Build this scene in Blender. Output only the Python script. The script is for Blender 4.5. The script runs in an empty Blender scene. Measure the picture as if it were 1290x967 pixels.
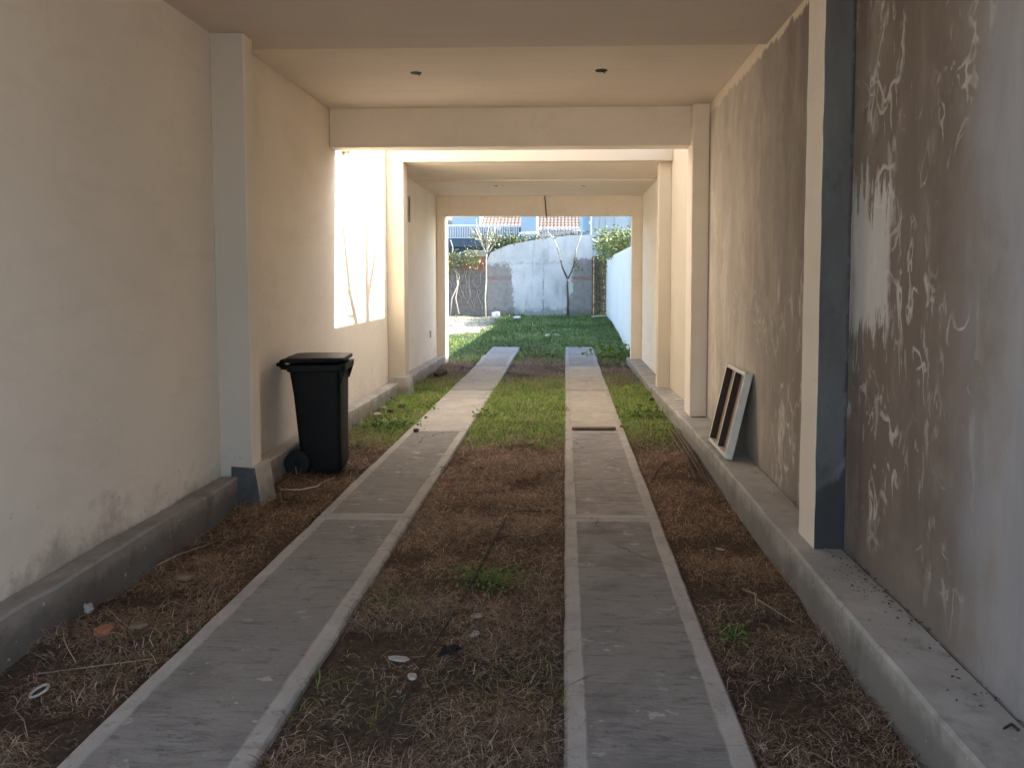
import bpy, bmesh, math, random
import numpy as np
from mathutils import Vector, Matrix
random.seed(7); RNG = np.random.default_rng(11)
sc = bpy.context.scene
C = sc.collection
R = math.radians

# ------------------------------------------------------------------ camera
cd = bpy.data.cameras.new('camera'); cam = bpy.data.objects.new('camera', cd); C.objects.link(cam)
cd.sensor_width = 36; cd.lens = 26.93; cd.clip_end = 2000; cd.clip_start = 0.05
cd.shift_x = -0.02577; cd.shift_y = -0.05684
cam.location = (0, 0, 1.5); cam.rotation_euler = (R(90 - 3.45), 0, R(2.0))
sc.camera = cam

# ------------------------------------------------------------------ light
SUN = Vector((1.0, 0.045, 0.60)).normalized()
EL = math.asin(SUN.z); AZ = math.atan2(SUN.x, SUN.y)
w = bpy.data.worlds.new('World'); sc.world = w; w.use_nodes = True
wn = w.node_tree.nodes; bg = wn['Background']
sky = wn.new('ShaderNodeTexSky'); sky.sky_type = 'NISHITA'; sky.sun_disc = False
sky.sun_elevation = EL; sky.sun_rotation = AZ; sky.dust_density = 1.5
w.node_tree.links.new(sky.outputs[0], bg.inputs[0]); bg.inputs[1].default_value = 0.13
sl = bpy.data.lights.new('sun', 'SUN'); sl.energy = 4.2; sl.angle = R(0.5); sl.color = (1.0, 0.93, 0.82)
so = bpy.data.objects.new('sun', sl); C.objects.link(so)
so.rotation_euler = (-SUN).to_track_quat('-Z', 'Y').to_euler()
vs = sc.view_settings
vs.view_transform = 'Standard'; vs.look = 'None'; vs.gamma = 1; vs.use_curve_mapping = False
vs.exposure = 2.55
sc.render.engine = 'CYCLES'
try:
    sc.cycles.max_bounces = 14; sc.cycles.diffuse_bounces = 12
    sc.cycles.sample_clamp_indirect = 0
except Exception: pass

# ------------------------------------------------------------------ dimensions (metres, passage runs along +Y)
XL, XR = -2.28, 1.35            # wall faces
NX = 12.0; Y0 = -0.3                       # street mouth, behind the camera
YB, YE = 7.42, 7.62             # end beam of front building
YC, YD = 9.88, 13.75            # rear building
ZC = 3.14; UP = 5.0

# ------------------------------------------------------------------ numpy noise
_T = RNG.random((64, 64))
def vnoise(x, y):
    xi = np.floor(x).astype(int); yi = np.floor(y).astype(int)
    fx = x - xi; fy = y - yi; fx = fx*fx*(3-2*fx); fy = fy*fy*(3-2*fy)
    a = _T[xi % 64, yi % 64]; b = _T[(xi+1) % 64, yi % 64]; c = _T[xi % 64, (yi+1) % 64]; d = _T[(xi+1) % 64, (yi+1) % 64]
    return (a*(1-fx)+b*fx)*(1-fy)+(c*(1-fx)+d*fx)*fy
def fnoise(x, y, o=3):
    s = 0; a = .5
    for k in range(o):
        s = s + a*vnoise(x*2**k+17.3*k, y*2**k+5.1*k); a *= .5
    return s/(1-.5**o)
def sstep(v, a, b):
    t = np.clip((v-a)/(b-a), 0, 1); return t*t*(3-2*t)
def ground_z(x, y):
    x = np.asarray(x, float); y = np.asarray(y, float)
    z = 0.33*sstep(y, 14.2, 22.5)*(1-0.75*sstep(y, 25.0, 30))
    bump = (fnoise(x*2.2+3, y*2.2)-.5)*.075+(fnoise(x*9, y*9+7, 2)-.5)*.018
    near = sstep(y, -2, 0)*(1-sstep(y, 26, 30))
    d = np.minimum(np.abs(x+1.25)-.30, np.abs(x-.295)-.295)
    m = np.where(y < 16.3, sstep(d, 0.0, .14), 1.0)
    return z+bump*near*m+.004*(1-m)

# ------------------------------------------------------------------ materials
class NT:
    def __init__(s, name):
        s.m = bpy.data.materials.new(name); s.m.use_nodes = True
        s.t = s.m.node_tree; s.b = s.t.nodes['Principled BSDF']
        s.geo = s.n('ShaderNodeNewGeometry'); s.P = s.geo.outputs['Position']
        s.sep = s.n('ShaderNodeSeparateXYZ'); s.l(s.P, s.sep.inputs[0])
        s.X, s.Y, s.Z = s.sep.outputs
    def n(s, k): return s.t.nodes.new(k)
    def l(s, a, b): s.t.links.new(a, b)
    def put(s, sock, v):
        if isinstance(v, bpy.types.NodeSocket): s.l(v, sock)
        elif isinstance(v, (tuple, list)): sock.default_value = tuple(v)+((1,) if len(v) == 3 and len(sock.default_value) == 4 else ())
        else: sock.default_value = v
    def obj(s):
        tc = s.n('ShaderNodeTexCoord'); return tc.outputs['Object']
    def sc(s, v, k):
        q = s.n('ShaderNodeVectorMath'); q.operation = 'MULTIPLY'; s.l(v, q.inputs[0]); q.inputs[1].default_value = k; return q.outputs[0]
    def noise(s, scale=1, det=4, rough=.55, vec=None, dist=0):
        q = s.n('ShaderNodeTexNoise'); s.l(vec or s.P, q.inputs['Vector'])
        q.inputs['Scale'].default_value = scale; q.inputs['Detail'].default_value = det
        q.inputs['Roughness'].default_value = rough; q.inputs['Distortion'].default_value = dist
        return q.outputs[0]
    def m_(s, op, a, b=0.0, c=None):
        q = s.n('ShaderNodeMath'); q.operation = op; s.put(q.inputs[0], a); s.put(q.inputs[1], b)
        if c is not None: s.put(q.inputs[2], c)
        return q.outputs[0]
    def ss(s, v, a, b):
        q = s.n('ShaderNodeMapRange'); q.interpolation_type = 'SMOOTHSTEP'; s.put(q.inputs[0], v)
        q.inputs[1].default_value = a; q.inputs[2].default_value = b
        return q.outputs[0]
    def band(s, v, a, b, e):        # 1 between a and b
        return s.m_('MULTIPLY', s.ss(v, a-e, a+e), s.m_('SUBTRACT', 1.0, s.ss(v, b-e, b+e)))
    def mul(s, *v):
        r = v[0]
        for q in v[1:]: r = s.m_('MULTIPLY', r, q)
        return r
    def mix(s, f, a, b):
        q = s.n('ShaderNodeMix'); q.data_type = 'RGBA'; s.put(q.inputs[0], f); s.put(q.inputs[6], a); s.put(q.inputs[7], b); return q.outputs[2]
    def ramp(s, f, pts):
        q = s.n('ShaderNodeValToRGB'); s.put(q.inputs[0], f); e = q.color_ramp.elements
        while len(e) < len(pts): e.new(.5)
        for i, (p, c) in enumerate(pts): e[i].position = p; e[i].color = tuple(c)+(1,)
        return q.outputs[0]
    def vor(s, scale, vec=None, feat='F1', rnd=1):
        q = s.n('ShaderNodeTexVoronoi'); q.feature = feat; s.l(vec or s.P, q.inputs['Vector']); q.inputs['Scale'].default_value = scale
        q.inputs['Randomness'].default_value = rnd
        return q
    def attr(s, name):
        q = s.n('ShaderNodeAttribute'); q.attribute_name = name; return q.outputs['Color']
    def done(s, col, rough=.8, bump=None, bs=.2, bd=.01, spec=.3, metal=0):
        s.put(s.b.inputs['Base Color'], col); s.put(s.b.inputs['Roughness'], rough)
        s.b.inputs['Specular IOR Level'].default_value = spec; s.b.inputs['Metallic'].default_value = metal
        if bump is not None:
            q = s.n('ShaderNodeBump'); q.inputs['Strength'].default_value = bs; q.inputs['Distance'].default_value = bd
            s.l(bump, q.inputs['Height']); s.l(q.outputs[0], s.b.inputs['Normal'])
        return s.m

def simple(name, col, rough=.6, var=.15, scale=12, spec=.3, metal=0):
    k = NT(name); n = k.noise(scale, 5, .6, k.obj())
    lo = tuple(c*(1-var) for c in col); hi = tuple(min(1, c*(1+var)) for c in col)
    return k.done(k.ramp(n, [(.3, lo), (.7, hi)]), rough, n, .15, .004, spec, metal)

def cream(name, base=(.85, .765, .655), dirt=True, rough_bump=.25):
    k = NT(name)
    big = k.noise(.9, 5, .6); fine = k.noise(60, 3, .6); mid = k.noise(7, 5, .65, k.sc(k.P, (1, 1, .45)))
    c = k.ramp(big, [(.3, tuple(v*.93 for v in base)), (.7, tuple(min(1, v*1.03) for v in base))])
    c = k.mix(k.m_('MULTIPLY', k.ss(mid, .55, .8), .16), c, (.55, .47, .37))
    if dirt:
        # grime that crept up from the damp foot of the wall
        d = k.m_('SUBTRACT', k.m_('MULTIPLY_ADD', k.noise(3.2, 7, .7), .95, -.08), k.m_('MULTIPLY', k.Z, .85))
        c = k.mix(k.mul(k.ss(d, .05, .36), k.m_('SUBTRACT', .62, k.m_('MULTIPLY', k.ss(k.Y, 3.8, 5.6), .42))), c, (.20, .165, .125))
        sp = k.mul(k.ss(k.noise(26, 4, .7), .62, .74), k.m_('SUBTRACT', 1.0, k.ss(k.Z, .35, .75)))
        c = k.mix(k.m_('MULTIPLY', sp, .6), c, (.16, .14, .11))
        ch = k.ss(k.noise(17, 3, .6), .735, .76)
        c = k.mix(k.m_('MULTIPLY', ch, .5), c, (.35, .31, .26))
    tr = k.noise(3.2, 6, .7, k.sc(k.P, (1, .5, 1.6)), .5)
    c = k.mix(k.m_('MULTIPLY', k.ss(tr, .5, .62), .13), c, (.60, .53, .44))
    dr = k.mul(k.ss(k.noise(5, 5, .65, k.sc(k.P, (1, 1, .07))), .60, .72), .18); c = k.mix(dr, c, (.5, .44, .36))
    b = k.m_('ADD', k.m_('MULTIPLY_ADD', fine, .4, k.m_('MULTIPLY', mid, .9)), k.m_('MULTIPLY', tr, 1.2))
    return k.done(c, .85, b, rough_bump, .006, .2)

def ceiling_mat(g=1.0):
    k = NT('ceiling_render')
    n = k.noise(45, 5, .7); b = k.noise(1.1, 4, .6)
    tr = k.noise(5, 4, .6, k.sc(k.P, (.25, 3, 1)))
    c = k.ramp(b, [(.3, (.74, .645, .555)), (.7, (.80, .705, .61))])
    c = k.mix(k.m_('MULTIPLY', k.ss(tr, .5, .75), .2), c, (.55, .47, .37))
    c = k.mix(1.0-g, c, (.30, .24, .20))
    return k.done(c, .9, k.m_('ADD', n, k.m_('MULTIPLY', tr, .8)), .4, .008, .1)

def plaster_raw():
    k = NT('raw_plaster')
    streak = k.noise(3.4, 7, .68, k.sc(k.P, (1, 1, .16)))
    blot = k.noise(1.3, 6, .65); fine = k.noise(38, 5, .7)
    brown = k.ramp(streak, [(.32, (.165, .13, .107)), (.55, (.235, .193, .162)), (.74, (.36, .315, .275))])
    brown = k.mix(k.m_('MULTIPLY', k.ss(blot, .45, .62), .5), brown, (.32, .28, .245))
    b2 = k.noise(5.5, 7, .72, k.sc(k.P, (1, 1, .5))); brown = k.mix(k.m_('MULTIPLY', k.ss(b2, .54, .64), .45), brown, (.13, .105, .09))
    # far bay is paler, nearest stretch is washed with thin grey primer
    far = k.ss(k.Y, 3.9, 6.6)
    c = k.mix(k.m_('MULTIPLY', far, .75), brown, k.ramp(streak, [(.3, (.52, .465, .40)), (.7, (.70, .63, .55))]))
    lowdk = k.mul(k.band(k.Y, 3.8, 4.75, .06), k.m_('SUBTRACT', 1.0, k.ss(k.m_('ADD', k.Z, k.m_('MULTIPLY', blot, .4)), 1.45, 1.6))); c = k.mix(k.m_('MULTIPLY', lowdk, .6), c, k.ramp(streak, [(.3, (.24, .195, .165)), (.7, (.34, .285, .24))]))
    edge = k.m_('ADD', k.Y, k.m_('MULTIPLY', k.m_('SUBTRACT', streak, .5), 1.1))
    edge = k.m_('ADD', edge, k.m_('MULTIPLY', k.m_('SUBTRACT', blot, .5), .8))
    wash = k.m_('SUBTRACT', 1.0, k.ss(edge, 2.40, 2.78))
    c = k.mix(k.m_('MULTIPLY', wash, .85), c, k.ramp(streak, [(.3, (.30, .295, .31)), (.7, (.45, .445, .46))]))
    # darker uncoated field right of the pillar
    dk = k.mul(k.band(k.m_('ADD', k.Y, k.m_('MULTIPLY', blot, .5)), 2.85, 3.75, .12), k.ss(k.noise(2.1, 4, .5), .38, .55))
    c = k.mix(k.m_('MULTIPLY', dk, .45), c, (.17, .135, .11))
    # filler smears: contour lines and torn dabs, stretched by the trowel
    v = k.sc(k.P, (1, 1.3, .75))
    def contour(scale, lev, wd, off):
        q = k.n('ShaderNodeVectorMath'); q.operation = 'ADD'; k.l(v, q.inputs[0]); q.inputs[1].default_value = off
        n = k.noise(scale, 3.5, .52, q.outputs[0], .5)
        return k.m_('SUBTRACT', 1.0, k.ss(k.m_('ABSOLUTE', k.m_('SUBTRACT', n, lev)), wd*.35, wd))
    patchy = k.ss(k.noise(2.2, 3, .5, v), .44, .56)
    l1 = k.mul(k.m_('MAXIMUM', contour(2.6, .5, .02, (3, 1, 4)), contour(3.4, .46, .018, (9, 5, 2))), k.ss(k.noise(5.5, 2, .5, v), .42, .53), patchy)
    dab = k.mul(k.ss(k.noise(8, 5, .6, k.sc(k.P, (1, 1.7, .5)), .6), .585, .62), patchy)
    reg1 = k.mul(k.band(k.Y, 2.55, 3.75, .14), k.ss(k.Z, .2, .5))
    reg2 = k.mul(k.band(k.Y, 3.75, 5.0, .15), k.m_('SUBTRACT', 1.0, k.ss(k.Z, 1.2, 1.8)), 1.0)
    dab2 = k.ss(k.noise(5.5, 5, .62, k.sc(k.P, (1, 1.9, .55)), .5), .535, .56)
    reg3 = k.m_('MULTIPLY', k.mul(k.band(k.Y, 4.8, 7.0, .2), k.band(k.Z, .95, 1.5, .12)), .9)
    s1 = k.m_('MAXIMUM', k.m_('MULTIPLY', k.m_('MAXIMUM', l1, k.m_('MULTIPLY', dab, .6)), reg1), k.m_('MULTIPLY', k.m_('MAXIMUM', l1, k.mul(dab2, k.ss(k.noise(2.6, 3, .5), .42, .5))), reg2))
    s1 = k.m_('MAXIMUM', s1, k.mul(l1, reg3))
    fm = k.noise(3.0, 7, .72, k.sc(k.P, (1, 1, .6)), .4); c = k.mix(k.mul(k.ss(fm, .50, .60), far, .35), c, (.72, .66, .59))
    c = k.mix(k.mul(k.ss(k.noise(4.2, 7, .74, k.sc(k.P, (1, 1, .5))), .53, .63), far, .4), c, (.34, .285, .24))
    scr = k.mul(contour(6.5, .5, .022, (1, 2, 7)), k.ss(k.noise(5, 2, .5, v), .45, .52), k.band(k.Y, 5.3, 7.1, .1), k.band(k.Z, 1.12, 1.5, .06))
    s1 = k.m_('MAXIMUM', s1, scr)
    # one big pale filler patch beside the dark pillar side
    tear = k.m_('MULTIPLY', k.m_('SUBTRACT', k.noise(4, 6, .7, k.sc(k.P, (1, 2.6, .8))), .5), .55)
    tear2 = k.m_('MULTIPLY', k.m_('SUBTRACT', k.noise(9, 5, .7, k.sc(k.P, (1, 2.2, .35))), .5), .9)
    py = k.m_('ADD', k.Y, k.m_('MULTIPLY', tear, .55)); pz = k.m_('ADD', k.Z, k.m_('ADD', tear, tear2))
    big = k.m_('MULTIPLY', k.mul(k.band(py, 3.24, 3.9, .035), k.band(pz, 1.28, 1.9, .05)), k.ss(streak, .25, .5))
    c = k.mix(k.m_('MULTIPLY', s1, .85), c, k.ramp(k.noise(11, 4, .6), [(.3, (.40, .36, .32)), (.65, (.66, .61, .555))]))
    c = k.mix(k.m_('MULTIPLY', big, .85), c, k.ramp(streak, [(.3, (.58, .565, .545)), (.7, (.74, .725, .70))]))
    # ragged cream paint run along the ceiling joint
    top = k.m_('ADD', k.Z, k.m_('MULTIPLY', k.m_('SUBTRACT', k.noise(6, 5, .7, k.sc(k.P, (1, 1, .4))), .5), .22))
    c = k.mix(k.mul(k.ss(top, 3.03, 3.06), k.ss(k.Y, 3.9, 4.2)), c, (.74, .65, .52))
    # darker, greyer blotching towards the foot
    ft = k.m_('SUBTRACT', k.noise(4, 6, .7), k.m_('MULTIPLY', k.Z, 1.1))
    c = k.mix(k.m_('MULTIPLY', k.ss(ft, .05, .35), .35), c, (.20, .19, .18))
    h = k.m_('ADD', k.m_('MULTIPLY', fine, .5), k.m_('ADD', k.m_('MULTIPLY', s1, .5), k.m_('MULTIPLY', streak, .8)))
    return k.done(c, .82, h, .35, .006, .25)

def dark_primer():
    k = NT('dark_primer'); s = k.noise(3, 6, .65, k.sc(k.P, (1, 1, .3))); b = k.noise(2.2, 5, .6)
    c = k.ramp(s, [(.3, (.070, .070, .071)), (.7, (.135, .135, .134))])
    q = k.m_('ADD', k.Z, k.m_('MULTIPLY', k.m_('SUBTRACT', b, .5), .6))
    q = k.m_('SUBTRACT', q, k.m_('MULTIPLY', k.m_('SUBTRACT', k.X, 1.2), .9))
    c = k.mix(k.m_('SUBTRACT', 1.0, k.ss(q, .42, .46)), c, k.ramp(s, [(.3, (.030, .030, .031)), (.7, (.062, .061, .06))]))
    c = k.mix(k.mul(k.band(q, .42, .50, .02), k.ss(b, .4, .6)), c, (.20, .20, .20))
    c = k.mix(k.m_('MULTIPLY', k.ss(k.noise(6, 6, .75, k.sc(k.P, (1, 1, .5))), .52, .66), .5), c, (.055, .053, .052))
    c = k.mix(k.mul(k.ss(k.X, 1.325, 1.345), k.ss(k.noise(9, 5, .7), .42, .52)), c, (.05, .045, .045))
    return k.done(c, .75, k.noise(40, 4, .7), .3, .004, .3)

def concrete(name, a=(.30, .285, .26), b=(.50, .475, .435), stain=.6):
    k = NT(name); n = k.noise(2.6, 7, .68); f = k.noise(40, 5, .7); st = k.noise(5, 6, .7, k.sc(k.P, (1, 1, .5)))
    c = k.ramp(n, [(.3, a), (.7, b)])
    c = k.mix(k.m_('MULTIPLY', k.ss(st, .55, .75), stain), c, tuple(v*.42 for v in a))
    low = k.m_('SUBTRACT', k.m_('MULTIPLY_ADD', k.noise(6, 6, .7), .25, .02), k.Z)
    c = k.mix(k.m_('MULTIPLY', k.ss(low, -.04, .06), .65), c, tuple(v*.5 for v in a))
    c = k.mix(k.m_('MULTIPLY', k.ss(k.noise(30, 2, .5), .71, .75), .5), c, (.62, .6, .56))
    pit = k.ss(k.noise(70, 2, .5), .66, .72)
    return k.done(c, .88, k.m_('SUBTRACT', f, k.m_('MULTIPLY', pit, .7)), .45, .006, .2)

def slab_mat(name, xc, half, y0, y1, border, contrast, bcol, ccol, blotchy):
    k = NT(name)
    wob = k.m_('MULTIPLY', k.m_('SUBTRACT', k.noise(9, 3, .5), .5), .018)
    dx = k.m_('ADD', k.m_('ABSOLUTE', k.m_('SUBTRACT', k.X, xc)), wob)
    yy = k.m_('ADD', k.Y, wob)
    inner = k.mul(k.m_('SUBTRACT', 1.0, k.ss(dx, half-border-.008, half-border+.008)), k.band(yy, y0+border*.8, y1-border*.8, .012))
    big = k.noise(1.7, 6, .65); fine = k.noise(55, 5, .7); spk = k.noise(24, 4, .6)
    rib = k.noise(30, 6, .72, k.sc(k.P, (.22, 1, 1)), .3)
    rib2 = k.noise(7, 6, .7, k.sc(k.P, (.55, 1.3, 1)))
    cc = k.ramp(big, [(.3, tuple(v*.82 for v in ccol)), (.7, tuple(v*1.15 for v in ccol))])
    cc = k.mix(k.m_('MULTIPLY', k.ss(rib, .50, .64), .6), cc, tuple(v*.48 for v in ccol))
    blot = k.noise(3.1, 7, .72); cc = k.mix(k.m_('MULTIPLY', k.ss(blot, .52, .66), .5), cc, tuple(v*.52 for v in ccol))
    cc = k.mix(k.m_('MULTIPLY', k.ss(spk, .62, .70), .5), cc, tuple(v*.4 for v in ccol))
    cc = k.mix(k.m_('MULTIPLY', k.ss(rib2, .52, .75), .4), cc, tuple(min(1, v*1.5) for v in ccol))
    # lime splashes
    sp = k.mul(k.ss(k.noise(15, 4, .6, k.sc(k.P, (.6, 1, 1))), .62, .66), k.ss(k.noise(1.3, 4, .6), .42, .55))
    cc = k.mix(k.m_('MULTIPLY', sp, .75), cc, (.55, .52, .47))
    if blotchy: # darker noise blotches on the nearest right-hand slabs
        dk = k.mul(k.ss(k.noise(2.2, 5, .6, k.sc(k.P, (.8, 1.6, 1))), .5, .72), .7)
        cc = k.mix(dk, cc, tuple(v*.45 for v in ccol))
    bc = k.ramp(k.noise(5, 6, .7), [(.3, tuple(v*.78 for v in bcol)), (.7, tuple(min(1, v*1.12) for v in bcol))])
    bc = k.mix(k.m_('MULTIPLY', k.ss(spk, .58, .70), .55), bc, tuple(v*.5 for v in bcol))
    bc = k.mix(k.m_('MULTIPLY', k.ss(k.noise(2.4, 7, .72), .52, .7), .45), bc, tuple(v*.62 for v in bcol))
    ck = k.vor(1.1, feat='DISTANCE_TO_EDGE'); wv = k.n('ShaderNodeVectorMath'); wv.operation = 'ADD'; nz = k.n('ShaderNodeTexNoise'); nz.inputs['Scale'].default_value = 4; k.l(k.P, nz.inputs['Vector']); k.l(k.P, wv.inputs[0]); k.l(k.sc(nz.outputs['Color'], (.25, .25, .25)), wv.inputs[1]); k.l(wv.outputs[0], ck.inputs['Vector'])
    crk = k.mul(k.m_('SUBTRACT', 1.0, k.ss(ck.outputs['Distance'], .0, .007)), k.ss(k.noise(1.4, 2, .5), .55, .62))
    c = k.mix(k.m_('MULTIPLY', inner, contrast), bc, cc)
    c = k.mix(k.m_('MULTIPLY', crk, .8), c, (.06, .055, .05))
    soil = k.ss(k.m_('ADD', dx, k.m_('MULTIPLY', k.noise(14, 5, .7), .06)), half+.015, half+.05)
    c = k.mix(k.m_('MULTIPLY', soil, .8), c, (.10, .075, .05))
    h = k.m_('ADD', k.m_('MULTIPLY', fine, .45), k.m_('MULTIPLY', k.m_('MULTIPLY', rib, inner), -1.4))
    return k.done(c, .85, h, .9, .009, .25)

def soil_mat():
    k = NT('soil'); n = k.noise(2.2, 7, .7); f = k.noise(28, 6, .75)
    c = k.ramp(f, [(.3, (.055, .036, .024)), (.55, (.115, .077, .05)), (.75, (.20, .14, .092))])
    c = k.mix(k.m_('MULTIPLY', k.ss(n, .5, .7), .5), c, (.075, .06, .045))
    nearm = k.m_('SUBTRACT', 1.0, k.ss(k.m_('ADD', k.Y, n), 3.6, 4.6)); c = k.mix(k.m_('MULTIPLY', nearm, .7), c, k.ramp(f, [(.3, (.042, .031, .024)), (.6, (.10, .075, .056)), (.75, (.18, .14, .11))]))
    yard = k.ss(k.Y, 13.6, 15.0)
    c = k.mix(k.m_('MULTIPLY', yard, .75), c, (.045, .065, .025))
    gap = k.band(k.m_('ADD', k.Y, k.m_('MULTIPLY', n, .8)), 7.6, 11.0, .5); c = k.mix(k.m_('MULTIPLY', gap, .6), c, (.09, .105, .035))
    # pale lime ground far left in the yard, sunlight brightening put into its colour
    pale = k.mul(k.ss(k.m_('ADD', k.Y, k.m_('MULTIPLY', n, 2.0)), 18.4, 20.0), k.m_('SUBTRACT', 1.0, k.ss(k.m_('ADD', k.X, k.m_('MULTIPLY', k.noise(1.5, 4, .6), .9)), -1.9, -1.3)))
    c = k.mix(pale, c, k.ramp(f, [(.3, (.20, .18, .14)), (.7, (.42, .40, .35))]))
    street = k.m_('SUBTRACT', 1.0, k.ss(k.Y, -2.2, -1.9))
    c = k.mix(street, c, (.50, .46, .40))  # unseen street, made pale to bounce warm sun into the passage
    far = k.ss(k.Y, 30, 45); c = k.mix(far, c, (.10, .11, .06))
    return k.done(c, .95, f, .8, .02, .1)

def blade_mat(name):
    k = NT(name); return k.done(k.attr('tint'), .65, spec=.25)

def leaf_mat(name, a, b):
    k = NT(name); n = k.noise(9, 3, .6); n2 = k.noise(60, 2, .5)
    c = k.mix(n2, k.ramp(n, [(.3, a), (.7, b)]), tuple((p+q)*.5 for p, q in zip(a, b)))
    m = k.done(c, .55, spec=.35); k.b.inputs['Transmission Weight'].default_value = 0
    return m

def stained_wall():
    k = NT('stained_whitewash'); n = k.noise(1.1, 7, .7); f = k.noise(6, 6, .7); g = k.noise(30, 4, .7)
    st = k.noise(2.4, 6, .68, k.sc(k.P, (1, 1, .35)))
    c = k.ramp(n, [(.3, (.44, .455, .46)), (.55, (.55, .565, .57)), (.72, (.64, .65, .645))])
    c = k.mix(k.m_('MULTIPLY', k.ss(st, .50, .72), .55), c, (.27, .28, .285))
    run = k.noise(4.5, 6, .7, k.sc(k.P, (1, 1, .12))); c = k.mix(k.m_('MULTIPLY', k.ss(run, .56, .72), .55), c, (.25, .255, .255))
    c = k.mix(k.m_('MULTIPLY', k.ss(f, .60, .72), .5), c, (.16, .165, .165))
    seam = k.mul(k.band(k.m_('ADD', k.Z, k.m_('MULTIPLY', k.noise(1.6, 5, .7), .5)), 2.26, 2.31, .03), k.ss(f, .42, .55)); c = k.mix(k.m_('MULTIPLY', seam, .45), c, (.2, .2, .2))
    wx = k.m_('ADD', k.X, k.m_('MULTIPLY', k.m_('SUBTRACT', k.noise(2.3, 7, .8), .5), .75))
    wz = k.m_('ADD', k.Z, k.m_('MULTIPLY', k.m_('SUBTRACT', k.noise(3.1, 7, .8), .5), .8))
    lean = k.m_('SUBTRACT', wx, k.m_('MULTIPLY', k.m_('SUBTRACT', 2.0, k.Z), .14))
    p1 = k.mul(k.band(lean, -2.9, -1.80, .02), k.m_('SUBTRACT', 1.0, k.ss(wz, 1.93, 1.98)))
    p2 = k.mul(k.ss(k.m_('ADD', wx, k.m_('MULTIPLY', k.m_('SUBTRACT', k.Z, 1.2), -.12)), .16, .2), k.m_('SUBTRACT', 1.0, k.ss(wz, 2.14, 2.17)))
    pm = k.m_('MAXIMUM', p1, p2)
    grey = k.ramp(f, [(.3, (.21, .20, .19)), (.7, (.32, .305, .29))])
    c = k.mix(pm, c, grey)
    stripe = k.mul(pm, k.band(k.m_('ADD', k.Z, k.m_('MULTIPLY', k.noise(9, 5, .7), .16)), 1.56, 1.68, .025), k.ss(k.noise(6, 6, .75), .42, .54))
    c = k.mix(k.m_('MULTIPLY', stripe, .7), c, (.27, .11, .095))
    crack = k.mul(k.band(k.m_('ADD', k.X, k.m_('MULTIPLY', f, .12)), -.66, -.62, .02), k.ss(k.noise(3, 4, .6), .42, .6))
    c = k.mix(k.m_('MULTIPLY', crack, .7), c, (.12, .12, .12))
    ft = k.m_('SUBTRACT', k.noise(5, 5, .7), k.m_('MULTIPLY', k.m_('SUBTRACT', k.Z, .35), 1.4))
    c = k.mix(k.m_('MULTIPLY', k.ss(ft, .1, .4), .6), c, (.13, .135, .12))
    return k.done(c, .9, k.m_('ADD', f, k.m_('MULTIPLY', g, .4)), .5, .02, .15)

def brickwork(name, dark=True):
    k = NT(name)
    q = k.n('ShaderNodeTexBrick'); mp = k.n('ShaderNodeCombineXYZ'); k.l(k.X, mp.inputs[0]); k.l(k.Z, mp.inputs[1]); k.l(mp.outputs[0], q.inputs['Vector'])
    q.inputs['Scale'].default_value = 1; q.inputs['Brick Width'].default_value = .34; q.inputs['Row Height'].default_value = .17
    q.inputs['Mortar Size'].default_value = .012; q.inputs['Mortar Smooth'].default_value = .3
    q.inputs['Color1'].default_value = (.22, .185, .165, 1); q.inputs['Color2'].default_value = (.17, .15, .14, 1); q.inputs['Mortar'].default_value = (.13, .12, .11, 1)
    n = k.noise(3, 6, .7); f = k.noise(14, 5, .7)
    c = k.mix(k.m_('MULTIPLY', k.ss(n, .35, .6), .8), q.outputs[0], (.20, .185, .175))
    if dark:
        red = k.mul(k.band(k.m_('ADD', k.Z, k.m_('MULTIPLY', n, .25)), 1.93, 2.35, .03), k.ss(k.m_('ADD', k.X, k.m_('MULTIPLY', f, .5)), -3.2, -2.9))
        c = k.mix(k.m_('MULTIPLY', red, .8), c, k.mix(q.outputs[1], (.34, .13, .09), (.22, .13, .1)))
    c = k.mix(k.m_('MULTIPLY', k.ss(f, .6, .75), .6), c, (.06, .06, .05))
    return k.done(c, .92, k.m_('SUBTRACT', f, q.outputs[1]), .6, .015, .1)

def tile_roof():
    k = NT('clay_tiles'); n = k.noise(3, 5, .7); f = k.noise(18, 4, .7)
    c = k.ramp(f, [(.3, (.11, .075, .062)), (.5, (.19, .14, .12)), (.75, (.27, .22, .195))])
    c = k.mix(k.m_('MULTIPLY', k.ss(n, .5, .7), .5), c, (.25, .215, .195))
    return k.done(c, .85, f, .5, .02, .1)

def panel_metal():
    k = NT('coated_sheet'); n = k.noise(1.2, 5, .6, k.sc(k.P, (1, 1, .25)))
    c = k.ramp(n, [(.3, (.34, .40, .44)), (.7, (.42, .48, .52))])
    return k.done(c, .5, k.noise(6, 3, .5), .15, .01, .4)

M = {}
M['cream'] = cream('cream_paint'); M['cream_clean'] = cream('cream_paint_dry', dirt=False)
M['cream_rear'] = cream('cream_yellow_dimmed', base=(.60, .53, .43), dirt=False); M['ceiling'] = ceiling_mat(); M['plaster'] = plaster_raw(); M['primer'] = dark_primer()  # rear cream: yellower, and darkened against the strong bounce light in the gap
M['greyface'] = cream('cream_paint_greyer', base=(.50, .46, .405), dirt=True)  # street face of the left pillar: greyer, darker cream
M['kerb'] = concrete('kerb_concrete'); M['kerb_pale'] = concrete('kerb_concrete_limed', (.40, .37, .32), (.58, .53, .46), .3)
M['kerb_old'] = concrete('kerb_concrete_grimy', (.20, .175, .15), (.36, .325, .285), .8); M['darkfoot'] = simple('dark_grey_cement', (.075, .075, .078), .85, .3, 8); M['roof'] = concrete('roof_screed', (.3, .29, .27), (.42, .4, .37), .3)
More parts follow.
